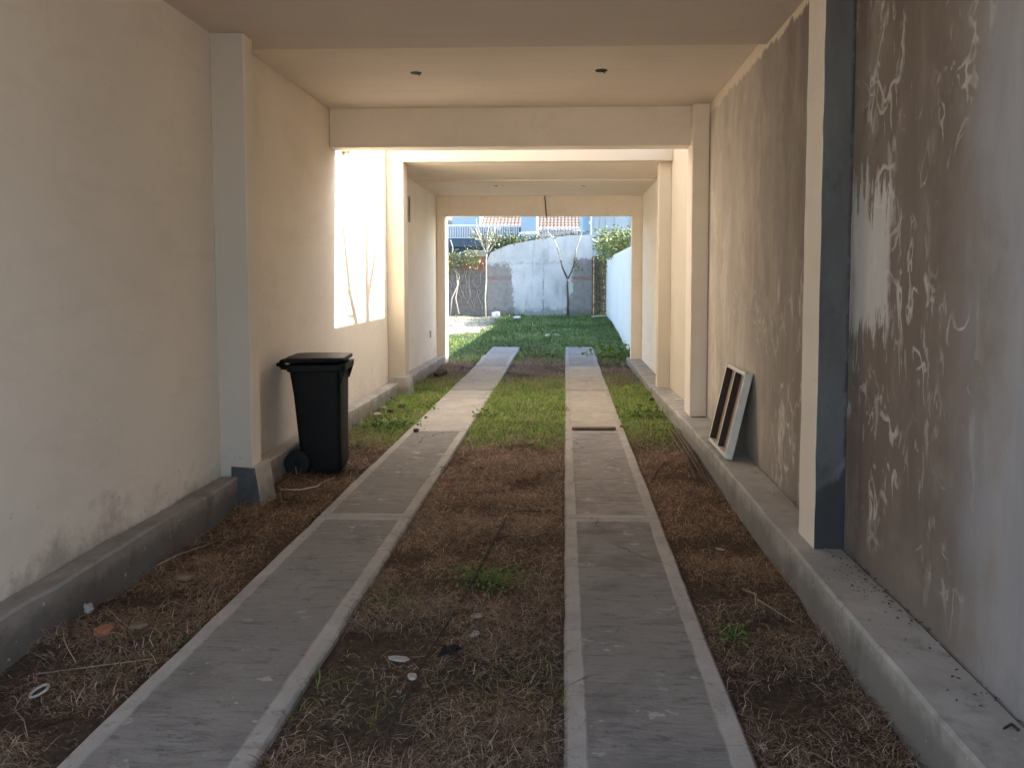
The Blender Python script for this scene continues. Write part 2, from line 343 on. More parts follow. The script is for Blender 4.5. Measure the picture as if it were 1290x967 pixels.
M['soil'] = soil_mat(); M['straw'] = blade_mat('dry_straw'); M['green'] = blade_mat('green_blades')
M['bin'] = simple('black_plastic', (.006, .006, .0065), .58, .2, 20, .22)
M['rubber'] = simple('black_rubber', (.014, .014, .014), .7, .2, 20, .3)
M['white_wood'] = simple('chipped_white_paint', (.66, .64, .60), .55, .12, 14)
M['brown_wood'] = simple('dark_brown_stain', (.055, .030, .022), .6, .3, 10)
M['beige_board'] = simple('bare_hardboard', (.36, .30, .24), .75, .15, 8)
M['timber'] = simple('weathered_timber', (.20, .13, .085), .8, .3, 12)
M['whitewash'] = stained_wall(); M['brick'] = brickwork('old_brickwork'); M['yardwhite'] = cream('white_limewash', (.76, .76, .75), True, .3)
M['rubblewall'] = brickwork('bare_blockwork', False)
M['bark_pale'] = simple('pale_bark', (.42, .38, .32), .85, .25, 9); M['bark_dark'] = simple('dark_bark', (.10, .085, .07), .9, .3, 9)
M['leaf_vine'] = leaf_mat('vine_leaf', (.035, .055, .02), (.10, .13, .05)); M['leaf_shrub'] = leaf_mat('shrub_leaf', (.06, .095, .03), (.24, .28, .11))
M['leaf_weed'] = leaf_mat('weed_leaf', (.08, .15, .025), (.17, .26, .05)); M['leaf_pale'] = leaf_mat('pale_leaf', (.12, .15, .06), (.30, .30, .15))
M['tile'] = tile_roof(); M['panel'] = panel_metal(); M['whitemetal'] = simple('white_painted_steel', (.66, .68, .70), .45, .06, 5)
M['bluewall'] = simple('pale_blue_render', (.36, .47, .56), .85, .06, 2); M['blue_shaded'] = simple('shaded_blue_render', (.15, .21, .25), .85, .08, 2); M['darkbeam'] = simple('slate_blue_paint', (.055, .085, .12), .7, .15, 4)
M['housewhite'] = simple('white_render', (.72, .70, .66), .85, .06, 2); M['glass'] = simple('dark_glass', (.03, .04, .05), .1, .1, 3, .5)
M['black'] = simple('soot_black', (.01, .01, .01), .6, .2, 10); M['stone'] = simple('pale_stone', (.42, .38, .32), .9, .3, 30)
M['clay'] = simple('broken_clay', (.33, .13, .075), .9, .2, 25); M['paper'] = simple('torn_paper', (.40, .365, .32), .85, .12, 20)
M['plastic_white'] = simple('white_plastic', (.68, .67, .64), .4, .06, 20); M['twig'] = simple('dry_twig', (.30, .22, .15), .85, .25, 20)
M['twig_dark'] = simple('dark_twig', (.075, .05, .035), .85, .3, 20); M['rust'] = simple('rusty_iron', (.05, .035, .03), .8, .3, 40); M['lime'] = simple('lime_rubble', (.66, .63, .57), .95, .15, 6)

# ------------------------------------------------------------------ mesh helpers
class MB:
    def __init__(s): s.v = []; s.f = []; s.mi = []
    def add(s, vs, fs, mi=0):
        o = len(s.v); s.v += [tuple(p) for p in vs]; s.f += [tuple(i+o for i in q) for q in fs]; s.mi += [mi]*len(fs); return s
    def box(s, x0, x1, y0, y1, z0, z1, mi=0):
        return s.hexa([(x0, y0, z0), (x1, y0, z0), (x1, y1, z0), (x0, y1, z0), (x0, y0, z1), (x1, y0, z1), (x1, y1, z1), (x0, y1, z1)], mi)
    def hexa(s, p, mi=0):
        return s.add(p, [(3, 2, 1, 0), (4, 5, 6, 7), (0, 1, 5, 4), (1, 2, 6, 5), (2, 3, 7, 6), (3, 0, 4, 7)], mi)
    def tube(s, pts, rad, n=7, mi=0, cap=True):
        pts = [Vector(p) for p in pts]; vs = []; fs = []
        up = Vector((0, 0, 1)); prev = None
        for i, p in enumerate(pts):
            d = (pts[min(i+1, len(pts)-1)]-pts[max(i-1, 0)]).normalized()
            a = prev if prev is not None else (up if abs(d.z) < .9 else Vector((1, 0, 0)))
            a = (a-d*a.dot(d)).normalized(); b = d.cross(a); prev = a
            r = rad[i] if isinstance(rad, (list, tuple)) else rad
            for k in range(n):
                t = 2*math.pi*k/n; vs.append(p+a*math.cos(t)*r+b*math.sin(t)*r)
        for i in range(len(pts)-1):
            for k in range(n): fs.append((i*n+k, i*n+(k+1) % n, (i+1)*n+(k+1) % n, (i+1)*n+k))
        if cap: fs.append(tuple(range(n-1, -1, -1))); fs.append(tuple((len(pts)-1)*n+k for k in range(n)))
        return s.add(vs, fs, mi)
    def build(s, name, mats, parent=None, smooth=False, bevel=0, seg=2, loc=None):
        me = bpy.data.meshes.new(name); me.from_pydata(s.v, [], s.f)
        for m in (mats if isinstance(mats, (list, tuple)) else [mats]): me.materials.append(m)
        me.polygons.foreach_set('material_index', s.mi)
        if smooth: me.polygons.foreach_set('use_smooth', [True]*len(s.f))
        me.update()
        o = bpy.data.objects.new(name, me); C.objects.link(o)
        if loc is not None: # geometry was given in world space; re-centre on loc
            me.transform(Matrix.Translation(-Vector(loc))); o.location = loc
        if parent:
            o.parent = parent; o.matrix_parent_inverse = Matrix.Translation(parent.location).inverted() if parent.rotation_euler[2] == 0 else Matrix.Identity(4)
        if bevel:
            b = o.modifiers.new('bevel', 'BEVEL'); b.width = bevel; b.segments = seg; b.limit_method = 'ANGLE'; b.angle_limit = R(40)
        return o
def tag(o, label, cat, group=None):
    o['label'] = label; o['category'] = cat
    if group: o['group'] = group
    return o
def thing(name, label, cat, loc=(0, 0, 0), group=None):
    o = bpy.data.objects.new(name, None); C.objects.link(o); o.location = loc; o.empty_display_size = .2
    return tag(o, label, cat, group)
def struct(o): o['kind'] = 'structure'; return o
def stuff(o, label, cat): o['kind'] = 'stuff'; return tag(o, label, cat)

def rough_box(x0, x1, y0, y1, z0, z1, step=.12, amp=.004, z0b=None, z1b=None, seed=0):
    """a long block along Y with slightly uneven cast faces; z1b = top height at the far end"""
    m = MB(); ny = max(1, int((y1-y0)/step)); z1b = z1 if z1b is None else z1b
    prof = []
    for j in range(ny+1):
        t = j/ny; y = y0+(y1-y0)*t; zt = z1+(z1b-z1)*t
        n = lambda k: (float(fnoise(np.array(y*3.1+k*9.7+seed), np.array(k*2.3+seed)))-.5)*2*amp
        w = x1-x0
        prof.append([(x0+n(1), y, z0), (x0+n(2), y, (z0+zt)/2), (x0+n(3), y, zt+n(4)-.012), (x0+.012+n(3), y, zt+n(4)),
                     ((x0+x1)/2, y, zt+n(5)), (x1-.012+n(6), y, zt+n(7)), (x1+n(6), y, zt+n(7)-.012), (x1+n(8), y, (z0+zt)/2), (x1+n(9), y, z0)])
    k = 9; vs = [p for r in prof for p in r]; fs = []
    for j in range(ny):
        for i in range(k): fs.append((j*k+i, j*k+(i+1) % k, (j+1)*k+(i+1) % k, (j+1)*k+i)[::-1])
    fs.append(tuple(range(k))); fs.append(tuple(ny*k+i for i in range(k))[::-1])
    return m.add(vs, fs)

# ================================================================== SETTING
xs = np.unique(np.concatenate([np.linspace(-250, -9, 14), np.linspace(-8, 6, 141), np.linspace(7, 250, 14)]))
ys = np.unique(np.concatenate([np.linspace(-200, -4, 12), np.linspace(-3, 27, 320), np.linspace(28, 400, 24)]))
GX, GY = np.meshgrid(xs, ys); GZ = ground_z(GX, GY)-.012
g = MB(); nx = len(xs)
g.v = list(zip(GX.ravel().tolist(), GY.ravel().tolist(), GZ.ravel().tolist()))
g.f = [(j*nx+i, j*nx+i+1, (j+1)*nx+i+1, (j+1)*nx+i) for j in range(len(ys)-1) for i in range(nx-1)]; g.mi = [0]*len(g.f)
struct(g.build('ground', M['soil'], smooth=True))

def path(xc, half, joints, cols, end_taper=0):
    p = bpy.data.objects.new('path', None); C.objects.link(p); p.location = (xc, 0, 0); struct(p)
    for i in range(len(joints)-1):
        y0, y1 = joints[i], joints[i+1]; border, con, bc, cc, blotchy = cols[i]
        z = .020+.003*((i*7) % 3); zf = z if y1 < 14 else z+.05
        b = rough_box(xc-half, xc+half, y0+.006, y1-.006, -.08, z+(0.02 if y0 > 13.5 else 0), .07, .007, z1b=zf, seed=i*3+xc)
        b.build('slab', slab_mat('broomed_slab', xc, half, y0, y1, border, con, bc, cc, blotchy), p, smooth=False)
BC = (.46, .43, .39); CC = (.285, .265, .245); WC = (.48, .42, .33); EB = (.33, .315, .295); EC = (.25, .235, .22)
path(-1.25, .30, [-.9, 1.95, 4.66, 7.42, 10.2, 13.0, 14.4, 16.25],
     [(.075, .9, BC, CC, 0), (.075, .9, BC, CC, 0), (.075, .9, BC, CC, 0), (.06, .35, (.50, .46, .40), (.46, .42, .37), 0), (.06, .4, (.42, .39, .34), (.44, .405, .36), 0), (.07, .6, EB, EC, 0), (.07, .6, EB, EC, 0)])
path(.295, .295, [-.9, 1.95, 4.68, 7.40, 10.2, 13.0, 14.4, 16.2],
     [(.075, .95, BC, CC, 1), (.075, .95, BC, CC, 1), (.075, .95, BC, (.34, .305, .28), 0), (.06, .75, (.44, .39, .31), WC, 0), (.06, .7, (.44, .40, .33), (.46, .40, .31), 0), (.07, .6, EB, EC, 0), (.07, .6, EB, EC, 0)])

# ================================================================== FRONT BUILDING
fb = thing('garage_passage', 'front covered driveway bay, cream left wall and raw plaster right wall under a flat ceiling', 'building')
FBR = 3.42
MB().box(XL-.2, XL, Y0, YE, -.2, 3.3).build('wall', M['cream'], fb)
o = MB().box(XR, XR+.2, Y0, YE, -.2, 3.3).build('wall', M['plaster'], fb); o['label'] = 'unpainted grey-brown plaster wall streaked with pale filler'
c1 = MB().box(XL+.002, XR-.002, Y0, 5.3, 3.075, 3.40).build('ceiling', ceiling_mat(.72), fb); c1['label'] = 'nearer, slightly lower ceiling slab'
c2 = MB().box(XL+.002, XR-.002, 5.302, YB-.002, 3.14, 3.40).build('ceiling', M['ceiling'], fb, bevel=.004)
for x, y, r in ((-1.19, 6.17, .038), (.28, 6.15, .042)):
    m = MB(); n = 20; vs = []
    for rr, zz in ((r, 3.1365), (r+.006, 3.1365), (r+.006, 3.1415)):
        vs += [(x+rr*math.cos(2*math.pi*k/n), y+rr*math.sin(2*math.pi*k/n), zz) for k in range(n)]
    fs = [tuple(range(n))[::-1]]
    for a in (0, 1): fs += [(a*n+k, a*n+(k+1) % n, (a+1)*n+(k+1) % n, (a+1)*n+k)[::-1] for k in range(n)]
    m.add(vs, fs); m.tube([(x+.01, y, 3.138), (x+.022, y+.004, 3.125), (x+.03, y, 3.118)], .004, 5)
    m.build('light_socket', M['black'], c2)
MB().box(XL+.003, XR-.003, YB, YE-.002, 2.77, 3.397).build('beam', M['cream_clean'], fb, bevel=.008)
MB().box(XL-.25, XR+.25, Y0-.1, YE+.003, 3.403, UP).build('added_storey', M['cream_clean'], fb)  # added storey, out of view, narrows the sky over the gap
MB().box(XL-.4, XR+.4, Y0-.25, YE+.05, UP+.003, UP+.15).build('roof', M['roof'], fb)
# left pillar with splayed footing
pl = MB().box(XL+.001, -2.06, 4.92, 5.08, -.05, 3.074).build('pillar', [M['cream_clean'], M['greyface']], fb, bevel=.01)
pl.data.polygons[2].material_index = 1
ft = MB().hexa([(-2.2, 4.90, -.1), (-1.98, 4.90, -.1), (-1.98, 5.16, -.1), (-2.2, 5.16, -.1), (-2.2, 4.905, .275), (-2.035, 4.905, .265), (-2.03, 5.15, .275), (-2.2, 5.15, .28)])
f_ = ft.build('footing', [M['kerb_pale'], M['darkfoot']], pl, bevel=.012); f_.data.polygons[2].material_index = 1  # street face of the footing in dark grey
# cable outlet cap on the wall behind the pillar
m = MB(); n = 24; cy, cz = 5.5, 1.255
for r0, x0 in ((.052, XL+.001), (.052, XL+.010), (.045, XL+.016), (.012, XL+.017)):
    m.v += [(x0, cy+r0*math.cos(2*math.pi*k/n), cz+r0*math.sin(2*math.pi*k/n)) for k in range(n)]
for a in range(3): m.f += [(a*n+k, a*n+(k+1) % n, (a+1)*n+(k+1) % n, (a+1)*n+k) for k in range(n)]
m.f.append(tuple(3*n+k for k in range(n))); m.mi = [0]*len(m.f)
cap = m.build('outlet_cap', M['cream_clean'], fb, smooth=False)
MB().box(XL+.0172, XL+.024, cy-.015, cy+.015, cz-.018, cz+.018).build('cover_plate', M['plastic_white'], cap, bevel=.003)
# right pillars
pr = MB().box(1.205, XR-.001, 3.68, 3.93, .19, 3.074).build('pillar', [M['cream_clean'], M['primer']], fb, bevel=.006)
pr.data.polygons[2].material_index = 1; pr['label'] = 'near pillar whose street face is dark grey primer'
MB().box(1.19, XR-.001, 7.30, YE-.001, .19, 3.139).build('pillar', M['cream_clean'], fb, bevel=.008)
# kerbs
rough_box(XL+.001, -2.15, Y0, 4.9, -.15, .205, .06, .014, seed=4).build('kerb', M['kerb_old'], fb)
rough_box(XL+.001, -2.15, 5.085, YE-.003, -.15, .19, .12, .006, seed=5).build('kerb', M['kerb_pale'], fb)
kr = rough_box(1.11, XR-.001, Y0, 7.2, -.15, .20, .10, .006, seed=8).build('kerb', M['kerb'], fb)
rough_box(1.12, XR-.001, 7.203, YE-.003, -.15, .175, .10, .005, z1b=.165, seed=9).build('kerb', M['kerb_pale'], fb)

# ================================================================== COURTYARD GAP
cl = thing('courtyard_wall', 'sunlit cream left wall of the open gap, striped by branch shadows', 'wall', (XL, 8.7, 0))
MB().box(XL-.2, XL, YE+.001, YC-.001, -.2, 4.6).build('wall_face', M['cream'], cl)
rough_box(XL+.001, -2.15, YE+.002, YC-.06, -.15, .185, .12, .006, z1b=.17, seed=12).build('kerb', M['kerb_pale'], cl)
br = MB(); br.box(XL+.001, XL+.05, 7.82, 7.95, 2.80, 2.86); br.box(XL+.05, XL+.075, 7.86, 7.91, 2.77, 2.85)
br.tube([(XL+.012, 7.72, 2.88), (XL+.012, 7.72, 2.62)], .009, 6)
br.build('wall_bracket', M['beige_board'], cl, bevel=.004)
cr = thing('courtyard_wall', 'shaded cream right wall of the open gap between the two roofs', 'wall', (XR, 8.7, 0))
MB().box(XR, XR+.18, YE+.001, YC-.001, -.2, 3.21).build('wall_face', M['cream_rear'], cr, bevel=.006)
rough_box(1.12, XR-.001, YE+.002, YC-.003, -.15, .165, .10, .005, z1b=.115, seed=13).build('kerb', M['kerb_pale'], cr)

# ================================================================== REAR BUILDING
rb = thing('rear_passage', 'rear covered driveway bay opening onto the grassy back yard', 'building')
MB().box(XL-.2, XL, YC, YD+.22, -.2, 3.25).build('wall', M['cream'], rb)
MB().box(XR, XR+.2, YC, YD, -.2, 3.25).build('wall', M['cream_clean'], rb)
MB().box(XL+.002, XR-.002, YC, 11.5, 2.985, 3.25).build('ceiling', M['ceiling'], rb, bevel=.006)
c4 = MB().box(XL+.002, XR-.002, 11.502, YD-.2, 2.965, 3.25).build('ceiling', M['ceiling'], rb)
for x, y in ((-1.09, 12.1), (.28, 12.15)):
    MB().tube([(x, y, 2.9655), (x, y, 2.958)], .03, 14).build('light_socket', M['beige_board'], c4)
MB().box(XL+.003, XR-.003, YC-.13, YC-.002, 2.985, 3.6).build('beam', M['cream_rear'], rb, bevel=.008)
MB().box(XL+.003, XR-.003, YD-.198, YD, 2.615, 3.247).build('beam', M['cream_clean'], rb, bevel=.008)
MB().box(XL-.25, XR+.25, YC+.001, YD+.02, 3.253, UP).build('added_storey', M['cream_clean'], rb)  # second added storey, unseen, cuts skylight into the gap
MB().box(XL-.4, XR+.4, YC-.05, YD+.05, UP+.003, UP+.15).build('roof', M['roof'], rb)
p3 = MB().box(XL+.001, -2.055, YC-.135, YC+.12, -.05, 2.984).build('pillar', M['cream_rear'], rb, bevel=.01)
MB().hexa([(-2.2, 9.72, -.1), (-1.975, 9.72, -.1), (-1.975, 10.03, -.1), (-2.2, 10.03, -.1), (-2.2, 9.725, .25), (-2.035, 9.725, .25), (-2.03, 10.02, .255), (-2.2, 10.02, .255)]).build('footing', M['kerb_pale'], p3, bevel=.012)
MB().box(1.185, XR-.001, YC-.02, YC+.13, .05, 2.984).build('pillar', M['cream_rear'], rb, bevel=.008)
MB().box(XL+.001, -2.13, YD-.22, YD+.16, -.05, 2.614).build('pillar', M['cream_clean'], rb, bevel=.008)
MB().box(1.165, XR-.001, YD-.21, YD-.004, .05, 2.964).build('pillar', M['cream_clean'], rb, bevel=.008)
rough_box(XL+.001, -2.14, YC+.13, YD+.2, -.15, .17, .12, .006, z1b=.15, seed=14).build('kerb', M['kerb_pale'], rb)
rough_box(1.11, XR-.001, YC+.003, YD+.12, -.15, .112, .10, .005, z1b=.095, seed=15).build('kerb', M['kerb_pale'], rb)
nb = MB(); y0, y1, z0, z1 = 10.98, 11.18, 2.33, 2.70
nb.box(XL+.001, XL+.022, y0, y0+.03, z0, z1); nb.box(XL+.001, XL+.022, y1-.03, y1, z0, z1); nb.box(XL+.001, XL+.022, y0+.03, y1-.03, z0, z0+.03); nb.box(XL+.001, XL+.022, y0+.03, y1-.03, z1-.03, z1)
nb.box(XL+.001, XL+.006, y0+.03, y1-.03, z0+.03, z1-.03)
nb.build('vent_panel', M['beige_board'], rb)
for y, z in ((10.83, 1.2), (12.85, .58)):
    MB().box(XL+.001, XL+.012, y-.045, y+.045, z-.06, z+.06).build('socket_plate', M['beige_board'], rb, bevel=.004)
tag(MB().tube([(-.36, YD-.205, 2.963), (-.352, YD-.212, 2.85), (-.345, YD-.21, 2.74), (-.335, YD-.215, 2.64), (-.338, YD-.22, 2.57)], .008, 6).build('electric_cord', M['black'], smooth=True, loc=(-.35, YD-.2, 2.96)),
    'thin dark cord dangling from the rear beam', 'cord')

# added house block, out of view, put in to shade the street
nh = thing('added_street_house', 'added house block out of view, shading the street beside the driveway mouth', 'house', (18, -8, 0))
MB().box(NX, 24, -16, -2.2, -.2, 5).build('wall', M['housewhite'], nh); MB().box(NX-.2, 24.2, -16.2, -2.0, 5.003, 5.2).build('roof', M['roof'], nh)

def waver(o, amp=.0032):
    bm = bmesh.new(); bm.from_mesh(o.data)
    long = [e for e in bm.edges if e.calc_length() > .9]
    bmesh.ops.subdivide_edges(bm, edges=long, cuts=36, use_grid_fill=True)
    sd = random.uniform(0, 50)
    for v in bm.verts:
        t = v.co.x*2.6+v.co.y*1.9+v.co.z*3.1
        for a in range(3):
            v.co[a] += (float(fnoise(np.array(t*2+sd+a*7.7+v.co.x*3), np.array(sd+a*3.3+v.co.z*2+v.co.y*2)))-.5)*2*amp*(1 if random.random() < .9 else 1.8)
    bm.to_mesh(o.data); bm.free()
for o in list(bpy.data.objects):
    if o.name.split('.')[0] in ('pillar', 'beam'): waver(o)

# ================================================================== BACK YARD WALLS
YW = 24.5
yw = thing('yard_wall', 'smooth white garden wall along the right of the back yard', 'wall', (1.3, 19, 0))
MB().box(1.30, 1.46, YD+.001, YW-.1, -.2, 2.16).build('wall_face', M['yardwhite'], yw, bevel=.01)
ww = MB(); top = [(-2.50, 2.10), (-2.38, 2.36), (-1.82, 2.60), (-1.32, 2.70), (-.31, 2.85), (.3, 2.89), (.86, 2.91)]
n = len(top); vs = [(x, YW, -.1) for x, z in top]+[(x, YW, z) for x, z in top]+[(x, YW+.2, z) for x, z in top]+[(x, YW+.2, -.1) for x, z in top]
fs = []
for i in range(n-1):
    for a in range(3): fs.append((a*n+i, a*n+i+1, (a+1)*n+i+1, (a+1)*n+i))
fs += [(0, n, 2*n, 3*n), (n-1, 4*n-1, 3*n-1, 2*n-1)]
ww.add(vs, fs); wwo = ww.build('back_wall', M['whitewash'], loc=(-.8, YW, 0))
tag(wwo, 'tall stained whitewashed back wall with grey patches and a red stripe', 'wall')
bw = thing('brick_wall', 'dark old brick wall overgrown with vines, left of the whitewashed wall', 'wall', (-4, YW, 0))
bm_ = MB(); bm_.box(-9, -2.502, YW+.03, YW+.25, -.1, 2.22); bm_.build('wall_face', M['brick'], bw)
MB().box(-3.25, -2.5, YW+.02, YW+.3, 2.223, 2.42).build('coping', M['stone'], bw, bevel=.02)
gw = thing('block_wall', 'low bare grey block wall between whitewashed wall and white garden wall', 'wall', (1.2, YW, 0))
MB().box(.862, 1.62, YW+.02, YW+.2, -.1, 2.24).build('wall_face', M['rubblewall'], gw)
MB().tube([(.88, YW-.02, .3), (.885, YW-.02, 1.3), (.88, YW-.02, 2.2)], .035, 8).build('pipe', M['bark_dark'], gw)

# ================================================================== HOUSES BEYOND
hs = thing('balcony_house', 'house beyond the back wall with white balcony railings and a blue wall', 'house', (-2, 37, 0))
MB().box(-6.8, -2.08, 36.5, 38, 0, 3.98).build('wall', M['blue_shaded'], hs)  # wall behind the railing, its shade put into the darker blue
MB().box(-6.9, -2.08, 35.9, 36.28, 3.02, 3.43).build('balcony_slab', M['darkbeam'], hs, bevel=.02)
MB().box(-6.9, -1.3, 36.31, 36.4, 2.3, 3.0).build('lower_wall', M['darkbeam'], hs)
def railing(x0, x1, y, z0, z1, sp):
    MB().box(x0, x1, y-.04, y+.04, z1-.07, z1).build('rail', M['whitemetal'], hs, bevel=.01)
    q = MB(); x = x0+.03
    while x < x1-.02:
        q.box(x-.018, x+.018, y-.018, y+.018, z0, z1-.073); x += sp
    q.box(x0, x1, y-.02, y+.02, z0-.04, z0-.003)
    b = q.build('balusters', M['whitemetal'], hs)
railing(-6.9, -2.12, 36.0, 3.47, 4.05, .082)
railing(-1.33, 1.08, 36.0, 3.55, 3.93, .075)
MB().box(-1.33, 1.08, 36.05, 37, 2.2, 3.5).build('balcony_slab', M['housewhite'], hs)
MB().box(-2.07, -1.34, 35.9, 38, 0, 5.4).build('wall', M['bluewall'], hs, bevel=.02)
MB().box(-2.16, -1.25, 35.86, 38.1, 3.58, 3.70).build('ledge', M['housewhite'], hs, bevel=.02)
MB().box(-5.9, -4.46, 40, 46, 0, 7).build('wall', M['bluewall'], hs)

def tiled_roof(x0, x1, y0, z0, y1, z1):
    m = MB(); sp = .19; nx_ = int((x1-x0)/sp)*6; ny_ = int(math.hypot(y1-y0, z1-z0)/.36)
    vs = []; fs = []
    for j in range(ny_+1):
        for dj in ((0, .999) if j < ny_ else (0,)):
            t = (j+dj)/ny_
            for i in range(nx_+1):
                x = x0+(x1-x0)*i/nx_; h = .035*abs(math.sin(math.pi*(x-x0)/sp))+.03*dj*-1
                vs.append((x, y0+(y1-y0)*t, z0+(z1-z0)*t+h+.045))
    rows = len(vs)//(nx_+1)
    for j in range(rows-1):
        for i in range(nx_): fs.append((j*(nx_+1)+i, j*(nx_+1)+i+1, (j+1)*(nx_+1)+i+1, (j+1)*(nx_+1)+i))
    return m.add(vs, fs)
th = thing('tiled_house', 'house with a faded terracotta tile roof behind the balcony railings', 'house', (-1.5, 44, 0))
MB().box(-4.35, 1.05, 40.4, 49.5, 0, 3.9).build('wall', M['housewhite'], th)
tiled_roof(-4.45, 1.15, 40.0, 3.98, 45, 6.4).build('roof', M['tile'], th)
m = MB(); m.hexa([(-4.45, 40.05, 3.85), (1.15, 40.05, 3.85), (1.15, 45, 6.2), (-4.45, 45, 6.2), (-4.45, 40.05, 3.96), (1.15, 40.05, 3.96), (1.15, 45, 6.36), (-4.45, 45, 6.36)])
m.build('eaves', M['timber'], th)
m = MB(); m.add([(-4.45, 45, 6.36), (1.15, 45, 6.36), (1.15, 50, 4), (-4.45, 50, 4)], [(0, 1, 2, 3)]); m.build('rear_slope', M['tile'], th)
MB().tube([(-3.5, 41.6, 4.78), (-3.27, 43.4, 5.66)], .05, 6).build('drain_pipe', M['timber'], th)
gh = thing('gabled_house', 'white house with a brown sloping roof at the far left beyond the railing', 'house', (-8, 46, 0))
MB().box(-12, -6.3, 46.6, 52, 0, 7.5).build('wall', M['housewhite'], gh)
MB().hexa([(-9.4, 45, 5.5), (-6.2, 45, 4.55), (-6.2, 46.5, 4.55), (-9.4, 46.5, 5.5), (-9.4, 45, 5.9), (-6.2, 45, 4.75), (-6.2, 46.5, 4.75), (-9.4, 46.5, 5.9)]).build('roof', M['stone'], gh)
MB().box(-9.4, -6.3, 45.05, 46.4, 0, 4.5).build('porch_wall', M['stone'], gh)
sh = thing('metal_shed', 'pale blue-grey sheet metal building rising behind the shrub', 'building', (4, 28, 0))
MB().box(.95, 9, 27.0, 33, 0, 6.5).build('wall', M['panel'], sh)
q = MB()
for x in (1.02, 1.22, 1.42, 1.72, 2.28, 2.9, 3.5, 4.1): q.box(x, x+.035, 26.965, 26.998, .1, 6.4)
q.build('seam', M['panel'], sh)
MB().box(.62, .948, 27.3, 33, 0, 6.3).build('corner_wall', M['bluewall'], sh)
dp = MB().tube([(.90, 26.95, .2), (.90, 26.95, 6.3)], .035, 8).build('downpipe', M['whitemetal'], sh)
MB().box(.82, .93, 26.88, 26.915, 3.42, 3.52).build('pipe_clip', M['whitemetal'], dp)

# ================================================================== PLANTS
def leaves(pts, size, tilt=1.0, jit=.35):
    m = MB()
    for p in pts:
        s = size*random.uniform(.6, 1.3); a = random.uniform(0, 2*math.pi); t = random.gauss(0, .6*tilt); r = random.uniform(0, 6.28)
        d = Vector((math.cos(a)*math.cos(t), math.sin(a)*math.cos(t), math.sin(t)))
        e = d.cross(Vector((0, 0, 1))); e = (e.normalized() if e.length > .01 else Vector((1, 0, 0))); nn = e.cross(d)
        e = (e*math.cos(r*.25)+nn*math.sin(r*.25))
        p = Vector(p); w_ = s*.32
        m.add([p, p+d*s*.45+e*w_+nn*s*.06, p+d*s-nn*s*.12, p+d*s*.45-e*w_+nn*s*.06], [(0, 1, 2, 3)])
    return m
def branch(m, p, d, L, r, depth, spread=.5, up=.15, tips=None, seg=5):
    p = Vector(p); d = Vector(d).normalized(); pts = [p.copy()]; rad = [r]
    for i in range(seg):
        d = (d+Vector((random.gauss(0, .10), random.gauss(0, .10), random.gauss(0, .06)+up*.1))).normalized()
        p = p+d*L/seg; pts.append(p.copy()); rad.append(r*(1-.55*(i+1)/seg))
    m.tube(pts, rad, 6 if r > .012 else 4)
    if tips is not None: tips += pts[2:]
    if depth > 0:
        for k in range(random.choice((2, 3))):
            a = random.uniform(0, 6.28); q = pts[random.randint(2, seg)]
            dd = (d+Vector((math.cos(a)*spread, math.sin(a)*spread*.6, random.uniform(-.1, .4)))).normalized()
            branch(m, q, dd, L*random.uniform(.45, .7), rad[-1]*.8, depth-1, spread, up, tips, seg)

# sapling against the back wall, left
t1 = thing('young_tree', 'slender pale sapling with a fan of bare twigs, left end of the whitewashed wall', 'tree', (-2.5, 24.25, .35), 'saplings by the back wall')
m = MB(); m.tube([(-2.52, 24.25, .25), (-2.54, 24.24, .9), (-2.50, 24.22, 1.5), (-2.50, 24.2, 2.1), (-2.47, 24.2, 2.4)], [.026, .024, .023, .021, .02], 8)
m.build('trunk', M['bark_pale'], t1, smooth=True)
m = MB(); tips = []
for dx, L in ((-.75, .95), (-.45, .8), (-.1, .9), (.25, .7), (.55, .9), (.9, .8)):
    branch(m, (-2.48, 24.2, 2.3), (dx, random.uniform(-.3, .2), 1), L, .022, 1, .5, .2, tips)
m.build('branches', M['bark_pale'], t1, smooth=True)
leaves([tuple(p+Vector((random.gauss(0, .1), random.gauss(0, .1), random.gauss(0, .07)))) for p in tips for _ in range(3) if p.z < 2.95], .11).build('foliage', M['leaf_pale'], t1)
# forked bare sapling, right: shaded lower and sunlit upper half put into bark colour
t2 = thing('young_tree', 'bare forked sapling, upper branches coloured pale as if sunlit, before the whitewashed wall', 'tree', (.08, 24.0, .35), 'saplings by the back wall')
m = MB(); m.tube([(.08, 24, .28), (.09, 24, .8), (.07, 24, 1.3), (.08, 24, 1.55)], [.042, .036, .032, .028], 8)
m.build('trunk', M['bark_dark'], t2, smooth=True)
m = MB(); m.tube([(.08, 24, 1.5), (-.08, 24, 1.85), (-.14, 23.98, 2.1)], [.029, .027, .026], 7); m.tube([(.08, 24, 1.5), (.22, 24.02, 1.8), (.30, 24.02, 2.1), (.31, 24.01, 2.2)], [.027, .025, .024, .023], 7); m.tube([(.24, 24.02, 1.85), (.40, 24.0, 2.0), (.46, 24, 2.14)], [.014, .011, .006], 5)
m.build('lower_branches', M['bark_dark'], t2, smooth=True)
m = MB(); m.tube([(-.14, 23.98, 2.1), (-.16, 23.98, 2.15), (-.27, 23.96, 2.55), (-.36, 23.95, 2.75), (-.58, 23.9, 3.02)], [.024, .022, .019, .016, .007], 7)
m.tube([(-.36, 23.95, 2.74), (-.18, 23.95, 2.92), (.15, 23.9, 2.97), (.5, 23.9, 3.02)], [.018, .016, .012, .006], 6)
m.tube([(.31, 24.01, 2.2), (.34, 24.0, 2.45), (.45, 23.98, 2.75), (.50, 23.95, 2.92)], [.021, .018, .015, .007], 7)
